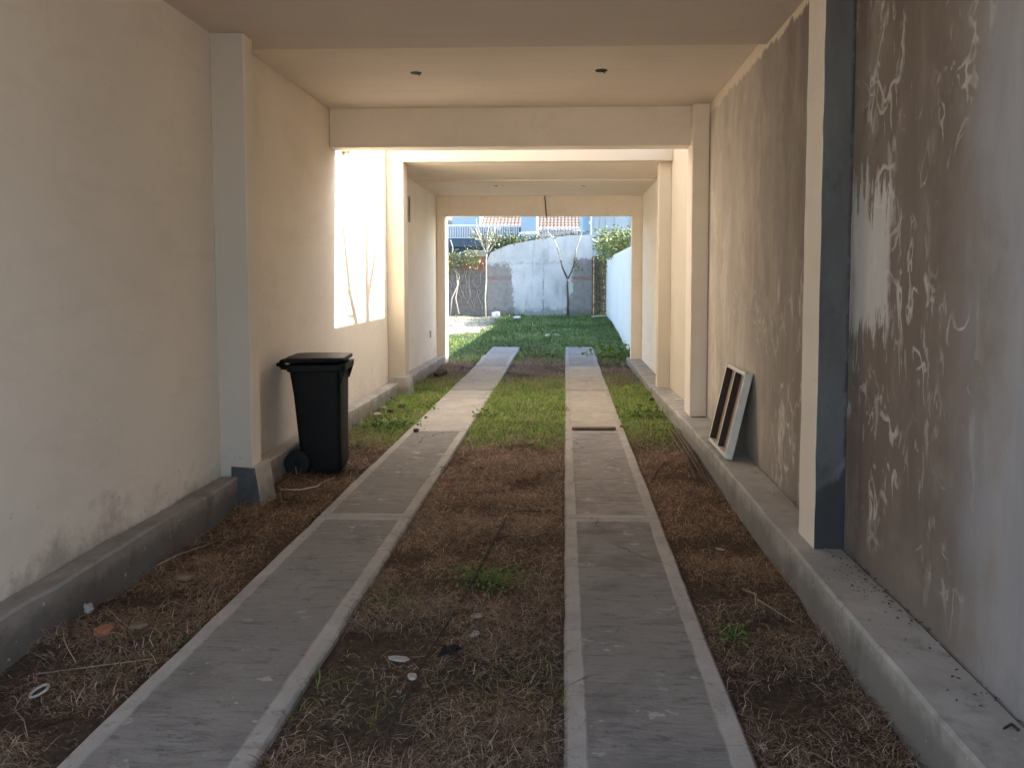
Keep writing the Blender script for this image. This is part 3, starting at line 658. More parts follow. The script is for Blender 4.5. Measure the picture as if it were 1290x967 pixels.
m.tube([(.24, 24.02, 1.9), (.42, 24.0, 2.1), (.52, 24, 2.22)], [.014, .011, .006], 5); m.tube([(-.27, 23.96, 2.52), (-.1, 23.95, 2.35), (-.05, 23.95, 2.3)], [.012, .009, .005], 5); m.tube([(-.16, 23.98, 2.1), (-.3, 23.95, 2.2)], [.012, .006], 5)
m.build('branches', M['bark_pale'], t2, smooth=True)
m = leaves([(random.gauss(.36, .07), 24+random.gauss(0, .06), random.uniform(1.75, 2.2)) for _ in range(60)], .06); m.build('foliage', M['leaf_vine'], t2)
# tree on the neighbour's side of the gap wall, whose shadow falls on the sunlit wall
t3 = thing('bare_tree', 'bare thin tree standing outside the gap, casting shadow stripes on the sunlit wall', 'tree', (1.9, 8.9, 0))
def up_sun(x, y, z, X=1.95):
    t = (X-x)/SUN.x; return (X, y+SUN.y*t, z+SUN.z*t)
m = MB(); m.tube([up_sun(-2.28, 8.95, -.1), up_sun(-2.28, 8.85, .5), up_sun(-2.28, 8.77, 1.06), up_sun(-2.28, 8.75, 1.43), up_sun(-2.28, 8.79, 2.06), up_sun(-2.28, 8.80, 2.57)], [0.105, 0.102, 0.091, 0.074, 0.060, 0.015], 8)
m.tube([(1.95, 9.1, 0), (1.95, 9.1, 1.0), up_sun(-2.28, 8.95, -.1)], [0.140, 0.123, 0.105], 8)
m.build('trunk', M['bark_dark'], t3, smooth=True)
m = MB(); m.tube([up_sun(-2.28, 8.77, 1.25), up_sun(-2.28, 8.95, 1.5), up_sun(-2.28, 9.12, 1.75), up_sun(-2.28, 9.18, 2.1), up_sun(-2.28, 9.27, 2.46)], [0.067, 0.060, 0.052, 0.042, 0.012], 7)
m.tube([up_sun(-2.28, 8.4, .6), up_sun(-2.28, 8.27, 1.05), up_sun(-2.28, 8.05, 1.35), up_sun(-2.28, 7.92, 1.75), up_sun(-2.28, 7.82, 2.1), up_sun(-2.28, 7.74, 2.35)], [0.079, 0.070, 0.060, 0.049, 0.038, 0.015], 7)
m.tube([up_sun(-2.28, 8.76, 1.6), up_sun(-2.28, 8.62, 1.8), up_sun(-2.28, 8.55, 2.02)], [0.024, 0.019, 0.009], 5)
m.tube([up_sun(-2.28, 8.82, 1.6), up_sun(-2.28, 8.94, 1.85), up_sun(-2.28, 8.98, 2.05)], [0.021, 0.018, 0.009], 5)
m.tube([up_sun(-2.28, 8.05, 1.33), up_sun(-2.28, 7.88, 1.42), up_sun(-2.28, 7.85, 1.5)], [0.027, 0.021, 0.012], 5)
m.tube([up_sun(-2.28, 8.2, 1.1), up_sun(-2.28, 7.95, 1.12), up_sun(-2.28, 7.8, 1.2)], [0.030, 0.021, 0.009], 5)
m.tube([(1.95, 9.1, .6), (1.95, 8.9, 1.8), up_sun(-2.28, 8.4, .6)], [0.105, 0.088, 0.079], 7)
m.build('branches', M['bark_dark'], t3, smooth=True)
# climbing vine on the brick wall
cv = thing('climbing_vine', 'tangled vine with pale leaves hanging over the dark brick wall', 'vine', (-3.5, 24.3, .35))
m = MB()
for pts in ([(-3.65, 24.2, .3), (-3.6, 24.22, .9), (-3.42, 24.25, 1.3), (-3.45, 24.3, 1.7), (-3.62, 24.3, 2.1), (-3.4, 24.3, 2.35)], [(-3.38, 24.25, .4), (-3.48, 24.25, .9), (-3.42, 24.27, 1.25), (-3.36, 24.3, 1.6), (-3.55, 24.35, 2.0)],
            [(-3.62, 24.3, 2.1), (-3.8, 24.2, 2.45), (-3.75, 24.2, 2.85)], [(-3.62, 24.3, 2.1), (-3.55, 24.2, 2.5), (-3.62, 24.15, 2.75)], [(-3.4, 24.3, 2.3), (-3.0, 24.2, 2.42), (-2.8, 24.1, 2.36)]):
    m.tube(pts, [.022-.0035*i if i < 5 else .006 for i in range(len(pts))], 6)
for k in range(26):
    x_ = random.uniform(-4.2, -2.6); pts = [(x_, 24.48, random.uniform(.4, 1.1))]
    for j in range(6): pts.append((pts[-1][0]+random.gauss(0, .09), 24.48+random.uniform(-.02, .02), pts[-1][2]+random.uniform(.1, .32)))
    m.tube([p for p in pts if p[2] < 2.3], .006, 4)
m.build('stem', M['bark_pale'], cv, smooth=True)
P = [(random.uniform(-4.3, -2.7), random.gauss(24.25, .14), 2.28+random.gauss(0, .10)-.12*abs(random.gauss(0, 1))) for _ in range(620)]
P += [(random.gauss(-2.95, .14), random.gauss(24.3, .1), random.uniform(1.85, 2.25)) for _ in range(130)]
P += [(random.gauss(-3.6, .2), random.gauss(24.3, .1), random.uniform(1.75, 2.2)) for _ in range(160)]
leaves(P, .085).build('foliage', M['leaf_pale'], cv)
hv = thing('leafy_shrub', 'dark leafy bush peeping over the sloping left end of the whitewashed wall', 'shrub', (-1.9, 25.2, .3))
m = MB()
for k in range(6): branch(m, (-1.9+random.gauss(0, .2), 25.2, .2), (random.gauss(0, .25), 0, 1), 2.3, .03, 1, .4, .1)
m.build('stem', M['bark_dark'], hv)
P = [(random.gauss(-2.0, .38), random.gauss(25.0, .25), random.gauss(2.72, .13)) for _ in range(900)]+[(random.uniform(-1.9, -.9), random.gauss(24.9, .15), random.gauss(2.76, .06)+.1*0) for _ in range(260)]
leaves(P, .08).build('foliage', M['leaf_vine'], hv)
wt = thing('creeper', 'sparse dry creeper along the top edge of the whitewashed wall', 'creeper', (-.4, 24.65, 2.8))
m = MB(); m.tube([(-1.5, 24.62, 2.70), (-1.1, 24.6, 2.78), (-.6, 24.62, 2.86), (0, 24.6, 2.91), (.7, 24.62, 2.95)], .012, 5); m.build('stem', M['twig_dark'], wt)
leaves([(x, 24.6+random.gauss(0, .05), 2.71+.12*(x+1.5)+abs(random.gauss(0, .05))) for x in np.random.default_rng(3).uniform(-1.5, .75, 170)], .07).build('foliage', M['leaf_vine'], wt)
# big sunlit shrub leaning over the white garden wall
sb = thing('flowering_shrub', 'dense yellow-green shrub spilling over the white garden wall', 'shrub', (2.2, 22.2, .2))
m = MB(); tips = []
for k in range(16):
    a = random.uniform(0, 6.28); branch(m, (2.4+.3*math.cos(a), 22+.6*math.sin(a), .1), (math.cos(a)*.35+.2, math.sin(a)*.7, 1.2), random.uniform(1.6, 2.0), .03, 2, .55, .2, tips)
m.build('stem', M['bark_dark'], sb)
P = []
for p in tips:
    for _ in range(9):
        q = p+Vector((random.gauss(0, .14), random.gauss(0, .18), random.gauss(0, .12)))
        if q.z > 1.3 and q.z < 2.98-.1*abs(q.y-22): P.append(tuple(q))
cl_ = [(random.uniform(.9, 3.0), random.uniform(20.5, 24.0), random.uniform(2.25, 2.82)) for _ in range(80)]
for c_ in cl_:
    for _ in range(80): P.append((c_[0]+random.gauss(0, .15), c_[1]+random.gauss(0, .2), c_[2]+random.gauss(0, .1)))
P += [(random.gauss(1.15, .10), random.gauss(23.9, .15), random.uniform(2.2, 2.6)) for _ in range(160)]
P = [p for p in P if p[0] > .036*p[1]+.02]
leaves(P, .085).build('foliage', M['leaf_shrub'], sb)
tall = MB(); tall.tube([(1.62, 21.5, 2.2), (1.63, 21.5, 2.6), (1.62, 21.5, 2.85)], .012, 5); tall.build('stem', M['bark_pale'], sb)
vw = thing('climbing_vine', 'dark trailing vine hanging down the bare block wall by the white garden wall', 'vine', (1.1, 24.3, .3))
m = MB()
for x in (.98, 1.08, 1.2): m.tube([(x, 24.42, .3), (x+.03, 24.44, 1.0), (x-.02, 24.42, 1.7), (x+.01, 24.4, 2.25)], .012, 5)
m.build('stem', M['bark_dark'], vw)
leaves([(random.uniform(.93, 1.27), random.gauss(24.4, .03), random.uniform(.4, 2.3)) for _ in range(420)], .07).build('foliage', M['leaf_vine'], vw)

# ================================================================== GRASS
def blades(name, x, y, L, tilt, wid, col, mat, droop=.6, lift=None, curl=.5):
    N = len(x); th = RNG.uniform(0, 2*np.pi, N); z = ground_z(x, y)-.008
    if lift is not None: z = z+lift
    dx, dy = np.cos(th), np.sin(th); c = RNG.normal(0, curl, N)
    V = np.zeros((N, 7, 3), np.float32)
    px, py, pz = x.copy(), y.copy(), z.copy(); tl = tilt.copy(); a = th.copy(); k = 0
    for i in range(4):
        wx, wy = -np.sin(a)*wid*.5, np.cos(a)*wid*.5; s = (1, .9, .65, 0)[i]
        if i < 3:
            V[:, k, 0] = px+wx*s; V[:, k, 1] = py+wy*s; V[:, k, 2] = pz; V[:, k+1, 0] = px-wx*s; V[:, k+1, 1] = py-wy*s; V[:, k+1, 2] = pz; k += 2
        else:
            V[:, k, 0] = px; V[:, k, 1] = py; V[:, k, 2] = pz
        st = L/3; px = px+np.cos(a)*np.cos(tl)*st; py = py+np.sin(a)*np.cos(tl)*st; pz = pz+np.sin(tl)*st
        tl = tl-droop; a = a+c
    gz = ground_z(V[:, :, 0].ravel().astype(float), V[:, :, 1].ravel().astype(float)).reshape(N, 7)
    V[:, :, 2] = np.maximum(V[:, :, 2], gz-.006+RNG.uniform(0, .006, (N, 1)))
    me = bpy.data.meshes.new(name); me.vertices.add(N*7); me.vertices.foreach_set('co', V.ravel())
    base = (np.arange(N)*7)[:, None]
    quad = np.concatenate([base+np.array([0, 1, 3, 2]), base+np.array([2, 3, 5, 4])], 1); tri = base+np.array([4, 5, 6])
    loops = np.concatenate([quad, tri], 1).ravel().astype(np.int32)
    me.loops.add(N*11); me.loops.foreach_set('vertex_index', loops)
    me.polygons.add(N*3); st = (np.arange(N)*11)[:, None]+np.array([0, 4, 8]); me.polygons.foreach_set('loop_start', st.ravel().astype(np.int32))
    me.update(calc_edges=True); me.validate()
    at = me.color_attributes.new('tint', 'FLOAT_COLOR', 'POINT')
    cc = np.ones((N, 7, 4), np.float32); cc[:, :, :3] = col[:, None, :]; at.data.foreach_set('color', cc.ravel())
    me.materials.append(mat); o = bpy.data.objects.new(name, me); C.objects.link(o); return o

def on_strip(x, y, pad=0):
    return ((np.abs(x+1.25) < .30+pad) | (np.abs(x-.295) < .295+pad)) & (y < 16.25+pad)
def scatter(N, x0, x1, y0, y1, pw=1.0):
    x = RNG.uniform(x0, x1, N); y = y0+(y1-y0)*RNG.random(N)**pw; return x, y
def pick(cols, N, w=None):
    c = np.array(cols)[RNG.choice(len(cols), N, p=w)]; return c*RNG.uniform(.7, 1.3, (N, 1))
def greenness(x, y):
    nz = fnoise(x*1.6+2, y*1.1+9)
    v = sstep(y+(nz-.5)*1.6, 6.5, 7.7)*(1-sstep(y+(nz-.5)*1.8, 10.3, 12.0))
    for cx_, cy_, r in ((-.39, 3.78, .20), (-.80, 3.45, .14), (.74, 3.22, .08), (-.15, 2.75, .28), (-.85, 2.6, .22), (-1.64, 3.0, .12)):
        v = np.maximum(v, .30*np.exp(-((x-cx_)**2+(y-cy_)**2)/r**2)*(nz+.3))
    return np.clip(v, 0, 1)
# dry straw thatch
x, y = scatter(460000, -2.14, 1.10, 1.6, 14.3, 1.8)
keep = ~on_strip(x, y, .012)
dens = fnoise(x*3.3, y*3.3)
keep &= RNG.random(len(x)) < np.clip(2.6*(dens-.30), .04, 1)
keep &= RNG.random(len(x)) > .85*greenness(x, y)
x, y = x[keep], y[keep]; N = len(x); dens = fnoise(x*3.3, y*3.3)
far = sstep(y, 3, 9)
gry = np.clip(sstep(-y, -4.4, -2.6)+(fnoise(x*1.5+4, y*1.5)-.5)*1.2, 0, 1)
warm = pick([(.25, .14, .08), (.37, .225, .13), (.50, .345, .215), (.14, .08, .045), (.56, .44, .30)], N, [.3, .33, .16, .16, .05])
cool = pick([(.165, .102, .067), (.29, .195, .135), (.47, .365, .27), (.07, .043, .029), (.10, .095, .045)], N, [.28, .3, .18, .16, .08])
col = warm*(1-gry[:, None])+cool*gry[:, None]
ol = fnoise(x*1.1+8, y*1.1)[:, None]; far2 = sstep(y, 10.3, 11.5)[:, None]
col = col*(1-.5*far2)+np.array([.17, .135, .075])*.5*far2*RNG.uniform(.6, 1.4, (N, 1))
L = RNG.gamma(3.2, .015, N)*(.75+.7*dens)*(1+.5*far); tilt = RNG.normal(.28, .32, N)
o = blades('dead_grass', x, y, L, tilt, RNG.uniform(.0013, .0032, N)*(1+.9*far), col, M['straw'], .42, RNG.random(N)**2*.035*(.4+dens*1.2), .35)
stuff(o, 'matted dry brown grass and straw covering the soil between the tracks', 'dry grass')
# green grass in the skylit gap
x, y = scatter(330000, -2.14, 1.10, 2.2, 12.6, .8)
keep = ~on_strip(x, y, -.012*np.ones_like(x)) & (RNG.random(len(x)) < greenness(x, y)*np.clip(.5+1.3*(fnoise(x*4, y*4)-.2), .2, 1))
x, y = x[keep], y[keep]; N = len(x)
col = pick([(.20, .31, .05), (.29, .40, .075), (.135, .22, .035), (.39, .44, .14), (.38, .33, .16)], N, [.34, .28, .2, .12, .06])
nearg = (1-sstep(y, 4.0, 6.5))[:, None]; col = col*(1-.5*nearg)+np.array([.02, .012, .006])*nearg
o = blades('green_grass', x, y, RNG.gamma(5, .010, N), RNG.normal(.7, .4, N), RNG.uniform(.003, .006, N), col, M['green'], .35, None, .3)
stuff(o, 'fresh green grass under the open gap between the roofs', 'grass')
# yard grass
x, y = scatter(230000, -5.5, 1.30, 13.3, 24.5, 1.0)
pale = (y > 18.0+2.5*(fnoise(x*1.5, y*1.5)-.3)) & (x < -1.9+.5*(fnoise(x*2, y*2)-.5))
keep = ~on_strip(x, y, -.02) & ~(pale & (RNG.random(len(x)) < .95)) & ((x > -2.1) | (y > YD+.25))
keep &= RNG.random(len(x)) < sstep(y+(fnoise(x*2, y*2)-.5)*1.5, 12.9, 14.3)
x, y = x[keep], y[keep]; N = len(x); d = fnoise(x*1.3, y*1.3)
col = pick([(.11, .185, .05), (.15, .23, .065), (.075, .13, .04), (.20, .25, .09), (.24, .21, .11)], N, [.34, .3, .2, .11, .05])
pt = (fnoise(x*.9+5, y*.9)-.5)[:, None]; col = col*(1+1.1*pt)+np.array([.05, .03, .005])*np.clip(fnoise(x*1.7, y*1.7+3)-.55, 0, 1)[:, None]*3; tuft = 1+1.6*sstep(y, 23.2, 24.2)*sstep(fnoise(x*3, y*3), .4, .6)
o = blades('yard_grass', x, y, RNG.gamma(5, .013, N)*(.3+1.3*d)*tuft, RNG.normal(.7, .4, N), RNG.uniform(.006, .012, N), col, M['green'], .35, None, .3)
stuff(o, 'rough green grass filling the back yard', 'grass')

# small broad-leaved weeds, each a thing
def weed(cx_, cy_, r, n, label, size=.035, h=.05):
    z = float(ground_z(cx_, cy_)); t = thing('weed', label, 'weed', (cx_, cy_, z), 'weeds')
    P = [(cx_+random.gauss(0, r), cy_+random.gauss(0, r), z+abs(random.gauss(0, h))) for _ in range(n)]
    leaves(P, size).build('leaves', M['leaf_weed'], t)
    m = MB()
    for p in P[::6]: m.tube([(cx_+(p[0]-cx_)*.3, cy_+(p[1]-cy_)*.3, z-.01), p], .0015, 4)
    m.build('stem', M['leaf_weed'], t)
weed(-.39, 3.76, .10, 260, 'low green weed patch in the middle strip, amid brown straw', .017, .018)
weed(-.82, 3.44, .07, 90, 'small weed by the left track edge in the middle strip', .018, .018)
weed(.73, 3.21, .05, 60, 'single weed right of the right track, close to the camera', .022, .025)
weed(-1.76, 7.6, .13, 260, 'spreading weed between the bin and the left track', .035, .03)
weed(.85, 8.3, .11, 240, 'bushy weed between the right track and the kerb', .04, .05)
weed(-.88, 8.2, .07, 110, 'weed creeping over the inner edge of the left track', .035, .03)
weed(-1.62, 8.7, .07, 90, 'leafy weed on the outer edge of the left track before the rear pillar', .035, .03)
weed(.95, 14.6, .25, 420, 'thick weed at the yard end of the right kerb', .07, .12)
weed(-.03, 8.6, .05, 60, 'weed at the inner edge of the right track in the gap', .03, .03)

# ================================================================== WHEELED BIN
BX, BY, BR = -1.945, 5.98, R(7)
bn = thing('wheelie_bin', 'black plastic wheeled bin standing against the left wall', 'bin', (BX, BY, 0)); bn.rotation_euler = (0, 0, BR)
def loft(secs, mi=0, cap_top=True, cap_bot=True, m=None):
    m = m or MB(); vs = [p for s_ in secs for p in s_]; n = len(secs[0]); fs = []
    for j in range(len(secs)-1):
        for i in range(n): fs.append((j*n+i, j*n+(i+1) % n, (j+1)*n+(i+1) % n, (j+1)*n+i))
    if cap_bot: fs.append(tuple(range(n))[::-1])
    if cap_top: fs.append(tuple((len(secs)-1)*n+i for i in range(n)))
    return m.add(vs, fs, mi)
def rrect(x0, x1, y0, y1, z, r, n=4):
    p = []
    for cx_, cy_, a0 in ((x1-r, y1-r, 0), (x0+r, y1-r, 90), (x0+r, y0+r, 180), (x1-r, y0+r, 270)):
        for k in range(n+1):
            a = R(a0+90*k/n); p.append((cx_+r*math.cos(a), cy_+r*math.sin(a), z))
    return p
# local frame: +x = front of bin, wheels at -x; y = width
body = loft([rrect(-.12, .185, -.185, .185, .012, .035), rrect(-.125, .19, -.19, .19, .05, .04), rrect(-.13, .19, -.197, .197, .20, .04), rrect(-.165, .193, -.212, .212, .62, .04), rrect(-.19, .195, -.222, .222, .80, .04), rrect(-.192, .197, -.224, .224, .825, .04)])
body.build('body', M['bin'], bn, smooth=True).modifiers.new('s', 'EDGE_SPLIT').split_angle = R(35)
rim = loft([rrect(-.20, .215, -.235, .235, .795, .035), rrect(-.205, .235, -.24, .24, .80, .035), rrect(-.205, .24, -.24, .24, .845, .035), rrect(-.20, .235, -.236, .236, .85, .035)])
for s_ in (-1, 1): rim.hexa([(.19, s_*.20-.008, .70), (.20, s_*.20-.008, .70), (.20, s_*.20+.008, .70), (.19, s_*.20+.008, .70), (.19, s_*.20-.008, .796), (.232, s_*.20-.008, .796), (.232, s_*.20+.008, .796), (.19, s_*.20+.008, .796)])
rim.build('rim', M['bin'], bn, bevel=.003)
hd = MB(); hd.tube([(-.278, -.17, .848), (-.278, .17, .848)], .016, 10)
for s_ in (-1, 1): hd.hexa([(-.19, s_*.16-.014, .80), (-.255, s_*.16-.014, .812), (-.255, s_*.16+.014, .812), (-.19, s_*.16+.014, .80), (-.19, s_*.16-.014, .846), (-.285, s_*.16-.014, .852), (-.285, s_*.16+.014, .852), (-.19, s_*.16+.014, .846)])
hd.build('handle', M['bin'], bn, smooth=True)
lid = loft([rrect(-.21, .20, -.23, .23, .862, .06), rrect(-.225, .225, -.245, .245, .870, .06), rrect(-.23, .232, -.248, .248, .886, .06), rrect(-.22, .222, -.238, .238, .900, .06), rrect(-.18, .18, -.20, .20, .905, .06)])
for s_ in (-1, 1): lid.tube([(-.22, s_*.12, .876), (-.255, s_*.12, .874), (-.275, s_*.12, .862)], .014, 6)
lid.build('lid', M['bin'], bn, bevel=.002)
for s_ in (-1, 1):
    prof = [(.0, .022), (.03, .022), (.035, .015), (.066, .015), (.07, .022), (.088, .022), (.095, .014)]
    yc = s_*.225; w_ = MB(); n = 28; rows = [(r_, yc-h_) for r_, h_ in prof]+[(r_, yc+h_) for r_, h_ in prof[::-1]]
    vs = [(-.135+r_*math.cos(2*math.pi*k/n), y_, .098+r_*math.sin(2*math.pi*k/n)) for r_, y_ in rows for k in range(n)]
    fs = [(j*n+k, j*n+(k+1) % n, (j+1)*n+(k+1) % n, (j+1)*n+k) for j in range(len(rows)-1) for k in range(n)]
    w_.add(vs, fs); wo = w_.build('wheel', M['rubber'], bn)
    MB().tube([(-.135, yc-.026, .098), (-.135, yc+.026, .098)], .024, 14).build('hub', M['bin'], wo)
MB().tube([(-.135, -.2, .098), (-.135, .2, .098)], .011, 8).build('axle', M['rust'], bn)

# ================================================================== LEANING FRAME (shallow tray: white rails, brown inner faces)
fr = thing('wooden_frame', 'white wooden frame with dark brown inner sides leaning on the raw plaster wall', 'frame', (1.15, 5.80, .205))
ang = math.atan2(.135, .60)
def fpt(u, v, d):   # u along y (0 near .. .64 far), v up the frame, d out from its back (towards -x)
    q = Vector((0, u-.32, 0)); nv = Vector((math.sin(ang), 0, math.cos(ang))); dn = Vector((-math.cos(ang), 0, math.sin(ang)))
    return Vector((1.15, 5.80, .205))+q+nv*v+dn*d+Vector((.052, 0, 0))
def fbox(u0, u1, v0, v1, d0, d1): return [fpt(u, v, d) for d in (d0, d1) for u, v in ((u0, v0), (u1, v0), (u1, v1), (u0, v1))]
D = .055; Wf, Hf, rw = .64, .635, .028
def fpart(nm, mat, *b, inner=None):
    m = MB().hexa(fbox(*b)); o_ = m.build(nm, [mat, M['brown_wood']], fr, bevel=.003)
    if inner is not None:
        for i in inner: o_.data.polygons[i].material_index = 1
    return o_
# hexa faces: 0 back,1 front,2 v0(bottom),3 u1(far),4 v1(top),5 u0(near)
fpart('side_rail', M['white_wood'], 0, rw, 0, Hf, 0, D, inner=[3])
fpart('side_rail', M['white_wood'], Wf-rw, Wf, 0, Hf, 0, D, inner=[5])
fpart('cross_rail', M['white_wood'], rw+.001, Wf-rw-.001, 0, rw, 0, D-.002)
fpart('cross_rail', M['white_wood'], rw+.001, Wf-rw-.001, Hf-rw, Hf, 0, D-.002)
fpart('middle_rail', M['white_wood'], .305, .328, rw+.001, Hf-rw-.001, .006, D-.003, inner=[3, 5])
fpart('back_board', M['beige_board'], rw+.001, Wf-rw-.001, rw+.001, Hf-rw-.001, .0, .005)

# ================================================================== SMALL THINGS LYING ABOUT
def gz(x, y): return float(ground_z(x, y))
def chunk(name, x, y, sx, sy, sz, mat, label, cat, z=None, rot=None, group=None):
    bm = bmesh.new(); bmesh.ops.create_icosphere(bm, subdivisions=2, radius=1)
    for v in bm.verts:
        n_ = .75+.5*random.random(); v.co = Vector((max(-.75, min(.75, v.co.x))*sx*n_, max(-.75, min(.75, v.co.y))*sy*n_, max(-.6, min(.6, v.co.z))*sz*(.85+.3*random.random())))
    me = bpy.data.meshes.new(name); bm.to_mesh(me); bm.free(); me.materials.append(mat)
    o = bpy.data.objects.new(name, me); C.objects.link(o); o.location = (x, y, (gz(x, y) if z is None else z)+sz*.45+.008); o.rotation_euler = (random.gauss(0, .12), random.gauss(0, .12), random.uniform(0, 3) if rot is None else rot)
    return tag(o, label, cat, group)
def shard(name, x, y, lx, ly, t, mat, label, cat, rot=0, tilt=(.05, .1), z=None, group=None):
    n = 7; ring = [(lx*math.cos(2*math.pi*k/n)*random.uniform(.75, 1.05), ly*math.sin(2*math.pi*k/n)*random.uniform(.75, 1.05)) for k in range(n)]
    m = MB(); vs = [(a, b, -t/2) for a, b in ring]+[(a, b, t/2) for a, b in ring]
    m.add(vs, [tuple(range(n))[::-1], tuple(n+k for k in range(n))]+[(k, (k+1) % n, n+(k+1) % n, n+k) for k in range(n)])
    o = m.build(name, mat, bevel=min(.003, t*.2)); o.location = (x, y, (gz(x, y)+.022 if z is None else z)+t/2); o.rotation_euler = (tilt[0], tilt[1], rot)
    return tag(o, label, cat, group)
def stick(name, pts, r, mat, label, cat, forks=()):
    m = MB(); w3 = lambda p: (p[0], p[1], gz(p[0], p[1])+(p[2] if len(p) > 2 else .025))
    P3 = [w3(p) for p in pts]; m.tube(P3, [r*(1-.5*i/(len(P3)-1)) for i in range(len(P3))], 6)
    for f in forks: m.tube([w3(p) for p in f], [r*.7, r*.5, r*.3][:len(f)], 5)
    return tag(m.build(name, mat, smooth=True, loc=P3[0]), label, cat)
# plastic ring
m = MB(); n = 28; m.tube([(.030*math.cos(2*math.pi*k/n), .027*math.sin(2*math.pi*k/n), .012*math.sin(2*math.pi*k/n+1)) for k in range(n+1)], .0045, 7, cap=False)
o = m.build('plastic_ring', M['paper'], smooth=True); o.location = (-1.86, 2.57, gz(-1.86, 2.57)+.045); tag(o, 'white plastic ring lying in the dry grass at lower left', 'ring')
chunk('stone', -2.12, 3.26, .020, .022, .034, M['stone'], 'small pale upright stone by the foot of the left kerb', 'stone')
shard('brick_shard', -1.92, 3.05, .048, .034, .022, M['clay'], 'reddish broken brick piece in the left grass, the redder and larger one', 'brick', .4, (.2, -.05))
shard('brick_shard', -1.80, 3.10, .042, .03, .018, M['timber'], 'dull brown brick piece right of the redder shard', 'brick', 1.2, (.1, .15))
shard('brick_shard', -1.86, 3.62, .045, .03, .02, M['timber'], 'flat brown shard half buried in left grass, farther than the red brick', 'brick', .2)
shard('paper_scrap', -.64, 2.85, .045, .022, .006, M['paper'], 'oval pale scrap in the middle strip near the left track', 'scrap', .1)
shard('paper_scrap', -.38, 3.25, .035, .02, .004, M['paper'], 'pale scrap lying farthest back in the middle strip', 'scrap', .5, (.2, .1))
shard('paper_scrap', -.37, 3.07, .03, .018, .004, M['paper'], 'small pale scrap just behind the black scrap in the middle strip', 'scrap', 1, (.1, -.1))
shard('stone', -.56, 2.72, .028, .02, .012, M['stone'], 'small flat pale stone right of the oval scrap', 'stone', 2)
m = MB(); m.add([(-.05, -.02, 0), (0, -.025, .02), (.05, 0, .03), (.02, .022, .008), (-.03, .025, .03)], [(0, 1, 2, 3, 4)]); m.add([(0, -.02, .01), (.03, -.01, .045), (.04, .015, .02), (.0, .02, .03)], [(0, 1, 2, 3)])
o = m.build('plastic_scrap', M['black']); so_ = o.modifiers.new('t', 'SOLIDIFY'); so_.thickness = .003; o.location = (-.44, 2.88, gz(-.44, 2.88)+.025); tag(o, 'crumpled black plastic scrap in the middle strip', 'scrap')
shard('paper_scrap', .63, 2.36, .016, .013, .004, M['paper'], 'tiny white scrap beside the right track at the bottom', 'scrap', .3, (.3, .1))
shard('paper_scrap', .86, 4.2, .03, .016, .004, M['paper'], 'pale leaf-like scrap between right track and kerb', 'scrap', .3, (.1, .2))
stick('twig', [(-2.1, 3.8, .03), (-2.05, 3.95, .05), (-2.0, 4.12, .035), (-1.98, 4.2, .03)], .004, M['twig'], 'bleached curved twig by the left kerb', 'twig')
stick('twig', [(-1.98, 2.72, .03), (-1.75, 2.80, .035), (-1.6, 2.84, .03)], .0035, M['twig'], 'long thin straight stalk lying in the left grass near the plastic ring', 'twig')
stick('twig', [(.85, 3.62, .03), (.88, 3.48, .05), (.86, 3.40, .03)], .006, M['twig'], 'pale forked twig in the grass beside the right kerb', 'twig', [[(.88, 3.44, .04), (.95, 3.36, .03), (1.0, 3.28, .03)]])
stick('twig', [(.77, 3.14, .03), (.80, 3.05, .045), (.77, 2.9, .03), (.73, 2.8, .03)], .005, M['twig_dark'], 'dark crooked twig below the single weed on the right', 'twig')
stick('twig', [(.80, 6.08, .05), (.70, 5.75, .05), (.62, 5.42, .05)], .008, M['twig_dark'], 'dark straight stick leaning on the right track edge', 'stick')
stick('hose', [(-.36, 4.75, .02), (-.40, 4.3, .022), (-.44, 3.8, .012), (-.47, 3.4, .022), (-.53, 2.9, .022), (-.58, 2.4, .02)], .007, M['rust'], 'thin dark hose running down the middle strip', 'hose')
stick('cable', [(-2.02, 5.30, .02), (-1.85, 5.22, .03), (-1.76, 5.32, .04), (-1.78, 5.48, .03), (-1.72, 5.6, .03)], .004, M['plastic_white'], 'thin white cable curling on the ground before the bin', 'cable')
rd = thing('rod_bundle', 'bundle of thin dark rods lying along the foot of the right kerb', 'rods', (1.05, 6.3, 0))
for k in range(7):
    m = MB(); x0 = 1.0+.017*k; m.tube([(x0-.02+random.gauss(0, .01), 5.35+random.uniform(-.1, .35), gz(1, 5.4)+.03+.006*(k % 3)), (x0, 6.3, gz(1, 6.3)+.03+.008*(k % 3)), (x0+.01+random.gauss(0, .008), 7.4+random.uniform(-.4, .2), gz(1, 7.4)+.03)], .006, 5)
    m.build('rod', M['twig_dark'] if k % 2 else M['timber'], rd, smooth=True)
nl = MB(); nl.tube([(1.262, 2.172, .214), (1.300, 2.20, .212)], .0035, 6); nl.tube([(1.30, 2.20, .212), (1.303, 2.175, .211)], .0045, 6); nl.tube([(1.303, 2.175, .211), (1.303, 2.172, .211)], .006, 6)
tag(nl.build('bent_nail', M['rust'], loc=(1.28, 2.18, .21)), 'bent rusty nail lying on the right kerb close to the camera', 'nail')
bt = MB().box(-.215, .215, -.028, .028, 0, .022).build('batten', M['timber'], bevel=.003); bt.location = (.285, 7.48, .029); bt.rotation_euler = (.03, 0, .03)
tag(bt, 'short wooden batten lying across the right track at the slab joint', 'batten')
b2 = MB().box(-.035, .06, -.02, .02, 0, .015).build('batten', M['timber'], bevel=.003); b2.location = (.585, 7.62, .029); b2.rotation_euler = (.03, .03, -.15)
tag(b2, 'wood offcut at the right edge of the right track near the joint', 'batten')
chunk('stone', -1.43, 7.25, .03, .025, .03, M['twig_dark'], 'dark clod on the outer edge of the left track at the slab joint', 'clod', z=.03)
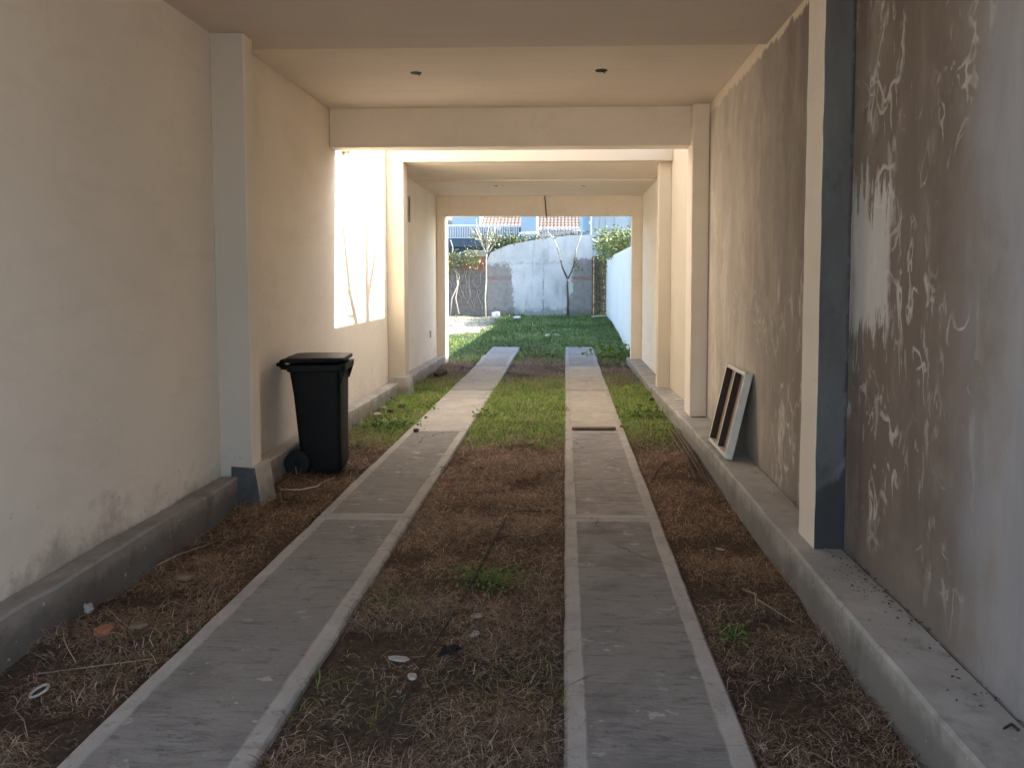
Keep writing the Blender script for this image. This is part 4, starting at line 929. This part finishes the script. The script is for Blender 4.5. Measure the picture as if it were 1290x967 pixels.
for i, (x, y, s_, lb) in enumerate(((-2.03, 8.15, .07, 'largest grey rubble stone at the left kerb in the gap'), (-1.95, 8.45, .05, 'rounded rubble stone just behind the largest one in the gap'), (-2.07, 8.62, .045, 'small rubble stone tight against the left kerb'), (-1.88, 8.7, .05, 'rubble stone farthest from the left kerb'), (-1.97, 8.95, .04, 'small rubble stone nearest the rear left footing'))):
    chunk('rubble', x, y, s_, s_*.8, s_*.7, M['stone'] if i % 2 == 0 else M['twig_dark'], lb, 'stone', group='rubble by the left kerb')
stick('twig', [(-2.05, 8.85, .12), (-1.9, 8.6, .10), (-1.78, 8.45, .04)], .006, M['twig_dark'], 'dark twig on the rubble heap by the left kerb', 'twig')
chunk('clod', -1.92, 11.7, .14, .12, .07, M['twig_dark'], 'dark heap of dead leaves by the rear left kerb', 'leaf heap')
chunk('clod', 1.05, 9.2, .03, .03, .03, M['twig_dark'], 'small dark clod at the foot of the right kerb in the gap', 'clod', z=.04)
chunk('plaster_chunk', 1.26, 8.55, .05, .03, .03, M['lime'], 'white plaster chunk on the right kerb in the gap', 'plaster', z=.13)
# paint flakes and leaf crumbs on the right kerb: too many to count
m = MB()
for k in range(520):
    y_ = 2.1+3.2*random.random() if random.random() < .45 else random.gauss(3.25, .28); x_ = 1.345-abs(random.gauss(0, .045)) if random.random() < .85 else random.uniform(1.13, 1.33)
    if x_ < 1.13 or 3.67 < y_ < 3.94 and x_ > 1.195: continue
    if 3.0 < y_ < 3.68 and random.random() < .5: x_ = random.uniform(1.2, 1.34)
    s_ = .0022+.010*random.random()**3; a = random.uniform(0, 3.14); z_ = .2085+random.random()*.004
    dx, dy = math.cos(a)*s_, math.sin(a)*s_
    m.add([(x_-dx, y_-dy, z_), (x_+dy*.5, y_-dx*.5, z_+.003), (x_+dx, y_+dy, z_+.001), (x_-dy*.5, y_+dx*.5, z_+.002)], [(0, 1, 2, 3)], 0 if random.random() < .62 else 1)
stuff(m.build('debris', [M['twig_dark'], M['paper']]), 'scattered dead leaf crumbs and paint flakes on the right kerb', 'debris')
# lime rubble and litter in the yard
for x, y, s_, lb in ((-3.45, 20.7, .30, 'big white lime heap in the sunlit far left of the yard'), (-2.9, 20.2, .16, 'smaller white lime heap right of the big one')):
    chunk('lime_heap', x, y, s_*1.5, s_, s_*.35, M['lime'], lb, 'heap')
chunk('plastic_bag', -2.1, 23.2, .14, .12, .16, M['plastic_white'], 'white crumpled bag at the foot of the sapling', 'bag')
chunk('plastic_bag', -1.45, 22.9, .2, .07, .07, M['plastic_white'], 'long white bag lying in the grass before the back wall', 'bag')
chunk('paper_scrap', -.42, 18.2, .07, .05, .05, M['plastic_white'], 'crumpled white paper in the middle of the yard grass', 'scrap')
shard('paper_scrap', -.2, 18.0, .09, .04, .02, M['paper'], 'flat pale scrap right of the crumpled paper in the yard', 'scrap', .2, (.1, .1), z=gz(-.2, 18)+.06)
shard('board', .95, 22.0, .35, .1, .03, M['paper'], 'pale broken board in the grass before the white garden wall', 'board', 2.3, (.1, .1), z=gz(.95, 22)+.1)
